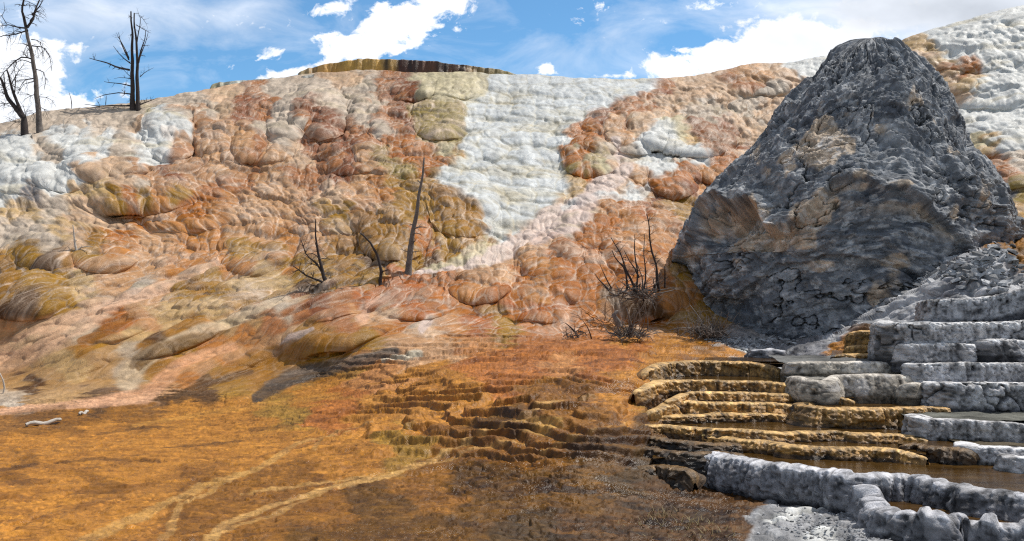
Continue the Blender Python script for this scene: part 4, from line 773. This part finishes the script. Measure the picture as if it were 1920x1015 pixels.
# ------------------------------------------------------------------ dead trees, shrubs, sticks
class Tube:
    def __init__(s): s.V = []; s.F = []; s.n = 0
    def add(s, pts, rad, sides=7, jit=.12, seed=0):
        pts = np.array(pts, float); n = len(pts); r = random.Random(seed * 7 + n)
        tg = np.gradient(pts, axis=0); tg /= np.linalg.norm(tg, axis=1, keepdims=True) + 1e-9
        up = np.array([0, 0, 1.]) if abs(tg[0][2]) < .8 else np.array([0, 1., 0]); ring = []
        for i in range(n):
            a_ = np.cross(tg[i], up); a_ /= np.linalg.norm(a_) + 1e-9; b_ = np.cross(a_, tg[i])
            for k in range(sides):
                t_ = 2 * math.pi * k / sides; rr = rad[i] * (1 + jit * (r.random() - .5) * 2); ring.append(pts[i] + rr * (math.cos(t_) * a_ + math.sin(t_) * b_))
        s.V += ring
        for i in range(n - 1):
            for k in range(sides):
                a0_ = s.n + i * sides + k; b0_ = s.n + i * sides + (k + 1) % sides; s.F.append((a0_, b0_, b0_ + sides, a0_ + sides))
        s.V.append(pts[-1] + tg[-1] * rad[-1]); tip = s.n + n * sides
        for k in range(sides): s.F.append((s.n + (n - 1) * sides + k, s.n + (n - 1) * sides + (k + 1) % sides, tip, tip))
        s.n += n * sides + 1
    def build(s, name, m, parent=None, loc=None):
        V = np.array(s.V, np.float32); org = np.array(loc if loc is not None else parent.location, np.float32)
        me = bpy.data.meshes.new(name); F4 = [f if f[2] != f[3] else f[:3] for f in s.F]
        me.from_pydata((V - org).tolist(), [], F4); me.polygons.foreach_set('use_smooth', np.ones(len(F4), bool)); me.materials.append(m)
        o = bpy.data.objects.new(name, me); SC.collection.objects.link(o)
        if parent is not None: o.parent = parent
        else: o.location = loc
        return o
def curve3(path, Y, wob=.0, seed=0, n=None, dy=0.0):
    """path of (px,py) at distance Y -> smooth 3d polyline"""
    p = np.array([at(a_, b_, Y) for a_, b_ in path]); d = np.concatenate([[0], np.cumsum(np.linalg.norm(np.diff(p, axis=0), axis=1))])
    n = n or max(4, int(d[-1] / .12)); t = np.linspace(0, d[-1], n); q = np.stack([np.interp(t, d, p[:, i]) for i in range(3)], -1)
    r = random.Random(seed); ph = [r.uniform(0, 6) for _ in range(6)]
    for i in range(n):
        f_ = t[i]; q[i] += wob * np.array([math.sin(f_ * 3.1 + ph[0]) + .6 * math.sin(f_ * 8 + ph[1]), 0, math.sin(f_ * 3.7 + ph[2]) + .6 * math.sin(f_ * 9 + ph[3])]); q[i][1] += dy * t[i] / max(d[-1], .01)
    return q
def twigs(tb, q, r0, n, ln, seed, droop=.5, spread=1.0, sub=1, start=.15, up=0.0):
    r = random.Random(seed); tg = np.gradient(q, axis=0)
    for i in range(n):
        f_ = r.uniform(start, 1); k = f_ * (len(q) - 1); j = int(k); b_ = q[min(j, len(q) - 1)]
        t_ = tg[min(j, len(q) - 1)]; t_ = t_ / (np.linalg.norm(t_) + 1e-9)
        d_ = np.array([r.gauss(0, 1), r.gauss(0, .8), r.gauss(0, .8)]); d_ -= t_ * d_.dot(t_) * .7; d_ = d_ / (np.linalg.norm(d_) + 1e-9) * spread + t_ * .6 + np.array([0, 0, up]); d_ /= np.linalg.norm(d_)
        l_ = ln * r.uniform(.4, 1.1); m_ = 6; pts = [b_]
        for s_ in range(1, m_): 
            d_ = d_ + np.array([r.gauss(0, .12), r.gauss(0, .12), r.gauss(0, .12) - droop * .22]); d_ /= np.linalg.norm(d_); pts.append(pts[-1] + d_ * l_ / (m_ - 1))
        rr = r0 * (1 - .5 * f_); tb.add(pts, [rr * (1 - .8 * s_ / (m_ - 1)) for s_ in range(m_)], 5, .1, seed + i)
        if sub: twigs(tb, np.array(pts), rr * .6, 3, l_ * .5, seed + 31 * i + 1, droop, spread, 0, .2, up)

def dead_tree(label, base, Y, trunks, branches, m, group=None, cat='dead tree', name='dead_tree', tw=(6, .5, .5), mt=None):
    root = empty(name, at(base[0], base[1], Y)); tag(root, label, cat, group)
    for k, (path, r0, r1) in enumerate(trunks):
        q = curve3(path, Y, .012, 11 + k, n=30); tb = Tube(); n = len(q); q[0][2] -= .25
        tb.add(q, [(r0 + (r1 - r0) * (i / (n - 1)) ** .8) * (1.25 - .25 * min(1, i / 2.)) for i in range(n)], 10, .10, 5 + k); tb.build('trunk', mt or m, root)
    for k, br in enumerate(branches):
        path, r0 = br[0], br[1]; nt = br[2] if len(br) > 2 else tw[0]
        rr = random.Random(k * 3 + int(base[0])); q = curve3(path, Y, .012, 40 + k, dy=rr.uniform(-.5, .5)); tb = Tube(); n = len(q)
        tb.add(q, [r0 * (1 - .72 * i / (n - 1)) for i in range(n)], 6, .12, 60 + k)
        twigs(tb, q, max(r0 * .45, .006), nt + 2, tw[1], 100 + k + int(base[0]), tw[2]); tb.build('branch', m, root)
    return root
GT = 'dead trees on the skyline'
dead_tree('tall grey dead tree leaning left at the left skyline with drooping bare branches', (75, 243), 26.6,
    [([(75, 243), (71, 190), (64, 130), (57, 90), (49, 52)], .080, .04)],
    [([(49, 52), (42, 20), (50, -10), (56, -25)], .045, 7), ([(50, 52), (60, 35), (62, 10), (70, -20)], .04, 7), ([(60, 30), (78, 8), (84, -8)], .022), ([(50, 54), (28, 50), (8, 44), (-12, 44)], .026, 8), ([(12, 45), (8, 32), (20, 22), (20, 12)], .012, 4),
     ([(52, 58), (30, 68), (10, 72), (-4, 82)], .022, 9), ([(56, 88), (40, 78), (26, 74)], .016), ([(58, 75), (76, 76), (82, 92), (84, 110)], .014, 9), ([(60, 86), (84, 88), (95, 105), (100, 135)], .018, 12), ([(62, 112), (46, 108), (30, 120), (16, 140), (10, 160)], .022, 12),
     ([(60, 104), (46, 88), (38, 80)], .014), ([(66, 130), (86, 138), (94, 155), (96, 172)], .014, 8), ([(66, 146), (44, 146), (30, 158), (22, 172)], .018, 9), ([(68, 152), (50, 158), (42, 180)], .014, 7), ([(70, 176), (56, 182), (50, 196)], .012, 5),
     ([(72, 182), (92, 184), (104, 200)], .012, 6), ([(62, 120), (48, 112), (38, 118), (34, 140), (30, 158)], .014, 8), ([(73, 200), (84, 206), (88, 224)], .010, 6), ([(70, 210), (60, 212), (54, 225)], .010, 5)], M_WOODD, GT, tw=(8, .42, .9), mt=M_WOOD)
dead_tree('forked bare dead shrubby tree at the far left skyline, left of the tall grey one', (46, 236), 26.3,
    [([(46, 236), (46, 222), (30, 205), (16, 185), (8, 165), (0, 145)], .085, .03), ([(47, 224), (38, 205), (26, 175), (18, 150), (12, 132)], .06, .02)],
    [([(10, 168), (2, 150), (-6, 130)], .02), ([(26, 176), (38, 150), (40, 120)], .018), ([(14, 182), (-2, 172), (-14, 160)], .018), ([(48, 222), (54, 208), (50, 196)], .012), ([(20, 160), (30, 140), (36, 128), (48, 116)], .016), ([(30, 205), (18, 200), (12, 196)], .012), ([(22, 192), (6, 196), (-10, 190)], .014), ([(40, 230), (30, 232), (26, 226)], .01)], M_WOODD, GT, tw=(10, .42, .3))
dead_tree('twin-trunked dark dead tree on the left skyline with one long bare limb to the left', (253, 202), 28.6,
    [([(249, 200), (249, 150), (247, 100), (248, 60), (246, 22)], .076, .02), ([(259, 202), (258, 150), (256, 90), (253, 50), (252, 26)], .066, .018)],
    [([(243, 132), (220, 127), (200, 118), (182, 112), (166, 108)], .034, 5), ([(245, 162), (220, 157), (196, 153)], .022, 3), ([(246, 178), (225, 176), (206, 182), (190, 190)], .022, 6), ([(246, 199), (220, 200), (196, 200), (164, 198)], .028, 3), ([(262, 196), (275, 188), (286, 181)], .024, 3), ([(262, 145), (270, 133), (282, 124)], .014, 2),
     ([(242, 112), (234, 95), (224, 75), (222, 62)], .022, 3), ([(244, 120), (232, 108), (222, 92)], .018, 3), ([(246, 65), (238, 60), (234, 60)], .014, 2), ([(259, 118), (268, 90), (275, 74), (278, 60)], .028, 4), ([(260, 112), (270, 80), (273, 56)], .02, 4), ([(256, 80), (262, 50), (264, 30), (260, 24), (252, 26)], .018, 4), ([(255, 46), (266, 52), (275, 56)], .012, 2), ([(248, 34), (240, 28), (235, 22)], .012, 3), ([(264, 30), (268, 38), (268, 44)], .008, 1), ([(242, 110), (230, 80), (226, 66)], .018, 3), ([(246, 145), (234, 132), (228, 124)], .012, 2), ([(246, 148), (232, 148), (222, 154)], .012, 2), ([(245, 186), (238, 186)], .012, 1)], M_WOODD, GT, tw=(4, .22, -.1), mt=M_WOODD)

def gY(px, py, b=0.0): g = ground_pt(px, py); return float(g[1]) + b
dead_tree('lone tall grey snag leaning right mid-slope with a few stub branches', (765, 518), gY(765, 518),
    [([(765, 520), (770, 470), (779, 410), (784, 370), (792, 330), (797, 297)], .078, .016)],
    [([(776, 430), (790, 427), (804, 431)], .02, 1), ([(775, 438), (786, 440), (795, 446)], .014, 1), ([(789, 345), (782, 337), (778, 334)], .018, 0), ([(773, 474), (782, 473), (792, 472)], .014, 1), ([(768, 474), (758, 470), (752, 468)], .010, 1), ([(774, 455), (780, 453), (778, 447)], .014, 0), ([(776, 420), (768, 420)], .012, 0)], M_WOOD, None, 'snag', 'snag', tw=(1, .12, .1))
dead_tree('thin dark curved dead stem standing left of the lone tall snag', (713, 535), gY(713, 535),
    [([(712, 536), (716, 510), (708, 480), (696, 455), (684, 444), (676, 438)], .042, .015)], [([(717, 510), (724, 509), (730, 506)], .018, 0)], M_WOODD, None, 'dead sapling', 'dead_sapling', tw=(1, .1, 0))
dead_tree('bushy grey dead shrub with spiky twigs standing among mounds, left of the curved stem', (615, 542), gY(615, 542),
    [([(617, 544), (608, 520), (600, 490), (596, 462), (591, 440), (590, 410)], .048, .01)],
    [([(612, 535), (598, 526), (580, 520), (566, 508), (556, 500)], .03, 6), ([(610, 525), (600, 505), (590, 490), (575, 478), (566, 450)], .026, 8), ([(604, 505), (590, 496), (578, 494)], .016, 5), ([(600, 488), (592, 476), (580, 478)], .014, 5), ([(616, 530), (606, 522), (598, 540)], .018, 4), ([(602, 486), (610, 486), (620, 486)], .010, 3), ([(596, 470), (598, 452)], .010, 2), ([(610, 536), (592, 538), (578, 526)], .016, 4), ([(614, 540), (622, 530), (616, 510)], .014, 3)], M_WOODD, None, 'dead shrub', 'dead_shrub', tw=(7, .34, .1))
dead_tree('small pale dead sapling on dark mounds at the far left of the slope', (144, 474), gY(144, 474),
    [([(145, 476), (142, 460), (140, 445), (137, 424)], .035, .01)], [([(144, 472), (152, 465), (165, 463), (176, 463)], .02, 3), ([(142, 452), (133, 446)], .008, 2), ([(141, 440), (136, 434)], .006, 1), ([(145, 474), (138, 470), (132, 462)], .008, 2)], M_WOODP, None, 'dead sapling', 'dead_sapling', tw=(2, .12, 0))
def thicket(label, base, Y, stems, m, nd=60, rad=.5, hgt=.5, droop=.2, name='dead_shrub', twl=.25, seed=1, sc=.02):
    root = empty(name, at(base[0], base[1], Y)); tag(root, label, 'dead shrub'); r = random.Random(seed)
    for k, (path, r0, nt) in enumerate(stems):
        q = curve3(path, Y, .03, seed + k, dy=r.uniform(-.4, .4)); n = len(q); tb = Tube(); tb.add(q, [r0 * (1 - .7 * i / (n - 1)) for i in range(n)], 6, .15, k)
        twigs(tb, q, r0 * .35, nt, twl, seed * 9 + k, droop, 1.0, 1, .1); tb.build('stem', m, root)
    tb = Tube(); c_ = np.array(at(base[0], base[1], Y))
    for i in range(nd):
        a_ = r.uniform(0, 6.28); el_ = abs(r.gauss(.35, .45)); d_ = np.array([math.cos(a_) * math.cos(el_), math.sin(a_) * math.cos(el_) * .7, math.sin(el_)])
        st0 = c_ + np.array([r.gauss(0, rad * .35), r.gauss(0, rad * .2), r.uniform(0, hgt * .3)]); l_ = r.uniform(.4, 1) * rad; pts = [st0]
        for s_ in range(5):
            d_ = d_ + np.array([r.gauss(0, .2), r.gauss(0, .2), r.gauss(0, .2) - droop * .2]); d_ /= np.linalg.norm(d_); pts.append(pts[-1] + d_ * l_ / 5)
        r0 = r.uniform(.4, 1) * sc; tb.add(pts, [r0 * (1 - .14 * j) for j in range(6)], 5, .1, i)
        twigs(tb, np.array(pts), r0 * .5, 2, l_ * .4, seed * 77 + i, droop, 1, 0)
    tb.build('twigs', M_WOOD, root); return root
Yt = gY(1205, 560)
thicket('dense thicket of upright dark dead stems on the orange mound left of the cone', (1200, 560), Yt - .3,
    [([(1234, 548), (1228, 500), (1222, 455), (1210, 405)], .03, 20), ([(1186, 552), (1180, 515), (1165, 475), (1150, 446)], .027, 16), ([(1198, 550), (1196, 510), (1190, 470), (1185, 440)], .022, 14), ([(1212, 548), (1210, 500), (1206, 465), (1205, 440)], .018, 14), ([(1194, 520), (1184, 490), (1174, 468)], .02, 8), ([(1174, 545), (1166, 505), (1152, 480), (1146, 468)], .024, 9), ([(1244, 540), (1246, 520), (1244, 504)], .02, 6), ([(1142, 545), (1132, 525), (1120, 508)], .02, 7), ([(1146, 540), (1138, 520), (1124, 500)], .016, 6), ([(1230, 545), (1224, 520)], .02, 6), ([(1205, 560), (1205, 520), (1200, 490)], .02, 6)], M_WOODD, 60, .6, .4, .5, seed=3, twl=.3)
Yb = gY(1180, 645)
thicket('low tangled grey dead bush at the foot of the slope, right under the upright thicket', (1180, 634), Yb - .1,
    [([(1178, 630), (1178, 600), (1174, 575)], .03, 5), ([(1186, 628), (1190, 600), (1196, 582), (1204, 572)], .022, 5), ([(1170, 632), (1160, 612), (1150, 596)], .022, 4), ([(1210, 618), (1210, 590), (1208, 565)], .016, 5), ([(1198, 625), (1204, 600), (1200, 575)], .012, 4)], M_WOOD, 90, .5, .3, .25, seed=4, sc=.014)
g_ = Tube(); q_ = curve3([(1163, 612), (1158, 602), (1152, 594), (1151, 586), (1158, 584)], Yb - .25, .01, 5); g_.add(q_, np.interp(np.linspace(0, 1, len(q_)), [0, .3, 1], [.06, .055, .025]), 9, .25, 2)
o_ = g_.build('log_stump', M_WOOD, loc=tuple(float(v) for v in q_[0])); tag(o_, 'short bleached grey bent log sticking up from the low tangled bush', 'log')
thicket('sparse grey dead bush in front of the left foot of the cone', (1325, 632), gY(1325, 640) - .1,
    [([(1322, 630), (1322, 608), (1312, 590), (1298, 572)], .026, 8), ([(1335, 632), (1336, 610), (1334, 590)], .022, 6), ([(1322, 632), (1300, 622), (1280, 617), (1256, 618)], .022, 7), ([(1345, 632), (1356, 612), (1366, 596)], .018, 6), ([(1310, 628), (1290, 612), (1278, 600)], .016, 6)], M_WOOD, 110, .6, .4, .1, seed=6, sc=.013)
thicket('small brown dead sprig left of the low tangled bush', (1075, 634), gY(1075, 640) - .05,
    [([(1080, 632), (1072, 618), (1060, 602)], .022, 6), ([(1108, 640), (1098, 620), (1088, 605)], .016, 2), ([(1082, 622), (1096, 626), (1106, 636)], .016, 2)], M_WOODD, 22, .3, .2, .2, seed=7, sc=.012)
def stick(label, path, Y, r, m, name='stick', cat='stick'):
    tb = Tube(); q = curve3(path, Y, .006, int(path[0][0])); n = len(q); tb.add(q, [r * (1 - .5 * abs(2 * i / (n - 1) - .8)) for i in range(n)], 7, .15, 3)
    twigs(tb, q, r * .3, 2, .12, 5, .1, 1, 0); o = tb.build(name, m, loc=tuple(float(v) for v in q[0])); tag(o, label, cat)
def lying(label, p0, p1, r):
    ga, gb = ground_pt(*p0), ground_pt(*p1); tb = Tube(); n = 9; rr = random.Random(int(p0[0]))
    q = np.array([ga + (gb - ga) * i / (n - 1) + np.array([0, 0, r * .8 + .02 * math.sin(i * 1.1)]) for i in range(n)]); tb.add(q, [r * (.6 + .4 * math.sin(math.pi * (i + .5) / n)) for i in range(n)], 7, .2, 2)
    o = tb.build('fallen_branch', M_WOODP, loc=tuple(float(v) for v in ga)); tag(o, label, 'fallen branch')
lying('long bleached branch lying on the dark orange flat at the left', (48, 803), (114, 795), .035)
lying('short bleached branch fragment lying beyond the longer one at the left', (149, 782), (165, 779), .03)
stick('thin pale curved twig standing at the left edge above the flat', [(5, 742), (10, 725), (4, 706), (0, 700)], gY(5, 742), .018, M_WOODP)
stick('thin bare stick on the skyline between the two left trees', [(134, 208), (135, 190), (130, 174)], gY(134, 207, .2), .014, M_WOOD)
stick('short thin stick on the skyline just left of the twin-trunked tree', [(198, 200), (199, 180)], gY(198, 203, .2), .012, M_WOODD)
stick('fine grey stick poking up from white crust right of the tall left tree', [(122, 250), (120, 235), (119, 222)], gY(121, 250), .010, M_WOODP)

# sparse dry grass in the wet front
def grass(spots):
    V = []; Fq = []; r = random.Random(4)
    for (cx_, cy_, n, rad, h) in spots:
        for i in range(n):
            bx_ = ground_pt(cx_ + r.gauss(0, rad), cy_ + r.gauss(0, rad * .35)); an = r.uniform(0, 6.28); l_ = h * r.uniform(.4, 1.1); w_ = .004; dr = np.array([math.cos(an), math.sin(an), 0]); sd_ = np.array([-dr[1], dr[0], 0]) * w_; k0 = len(V)
            for s_ in range(4):
                t_ = s_ / 3; p_ = bx_ + dr * l_ * .9 * t_ ** 1.5 + np.array([0, 0, l_ * (t_ - .45 * t_ * t_) * .8]); V += [p_ - sd_ * (1 - t_ * .9), p_ + sd_ * (1 - t_ * .9)]
            for s_ in range(3): Fq.append((k0 + 2 * s_, k0 + 2 * s_ + 1, k0 + 2 * s_ + 3, k0 + 2 * s_ + 2))
    tag(mesh_obj('dry_grass', np.array(V), np.array(Fq), M_GRASS), kind='stuff')
grass([(1240, 972, 60, 16, .12), (1300, 985, 40, 14, .10), (1330, 1004, 50, 26, .10), (1210, 985, 40, 26, .07), (1270, 1008, 40, 30, .07)])

# loose flakes of rock lying on the slope under the cone and on the front crust
def rubble(zones, n, seed):
    r = np.random.default_rng(seed); V = []; Fq = []; C = []
    for i in range(n):
        x0, y0, x1, y1, w_, smax = zones[r.integers(len(zones))]; t_ = r.random(); px = x0 + (x1 - x0) * t_ + r.normal(0, w_ * .5); py = y0 + (y1 - y0) * t_ + r.normal(0, w_ * .3)
        g = ground_pt(px, py); sz = smax * (.25 + .75 * r.random() ** 2.5); ax = r.normal(size=3); ax /= np.linalg.norm(ax)
        k0 = len(V); m = 6; an0 = r.random() * 6.28; tl = r.normal(0, .35, 2)
        for lay, hz_, sc_ in ((0, -.25, 1.0), (1, .22, .85)):
            for k in range(m):
                a_ = an0 + k * 2 * np.pi / m + r.normal(0, .15); rr = sz * sc_ * (.7 + .5 * r.random()); x = rr * np.cos(a_); y = rr * np.sin(a_) * .75
                V.append(g + np.array([x, y, sz * hz_ + x * tl[0] + y * tl[1] + sz * .12]))
        for k in range(m): Fq.append((k0 + k, k0 + (k + 1) % m, k0 + m + (k + 1) % m, k0 + m + k))
        Fq.append((k0 + m, k0 + m + 1, k0 + m + 2, k0 + m + 3)); Fq.append((k0 + m, k0 + m + 3, k0 + m + 4, k0 + m + 5))
        c = L((172, 173, 175)) * (.35 + 1.1 * r.random()); C += [c] * (2 * m)
    o = mesh_obj('rock_rubble', np.array(V), np.array(Fq), M_GREY, col=np.array(C), smooth=False); tag(o, kind='stuff')
rubble([(1400, 655, 1560, 610, 26, .10), (1560, 615, 1720, 520, 30, .12), (1720, 520, 1880, 480, 40, .14), (1760, 500, 1900, 540, 34, .14), (1480, 640, 1600, 600, 22, .09), (1330, 640, 1420, 650, 14, .06), (1500, 632, 1640, 584, 12, .09), (1640, 584, 1760, 512, 12, .11)], 2800, 8)
rubble([(1440, 965, 1650, 1015, 26, .022), (1430, 990, 1700, 1030, 26, .025), (1500, 1000, 1600, 960, 26, .02)], 900, 9)
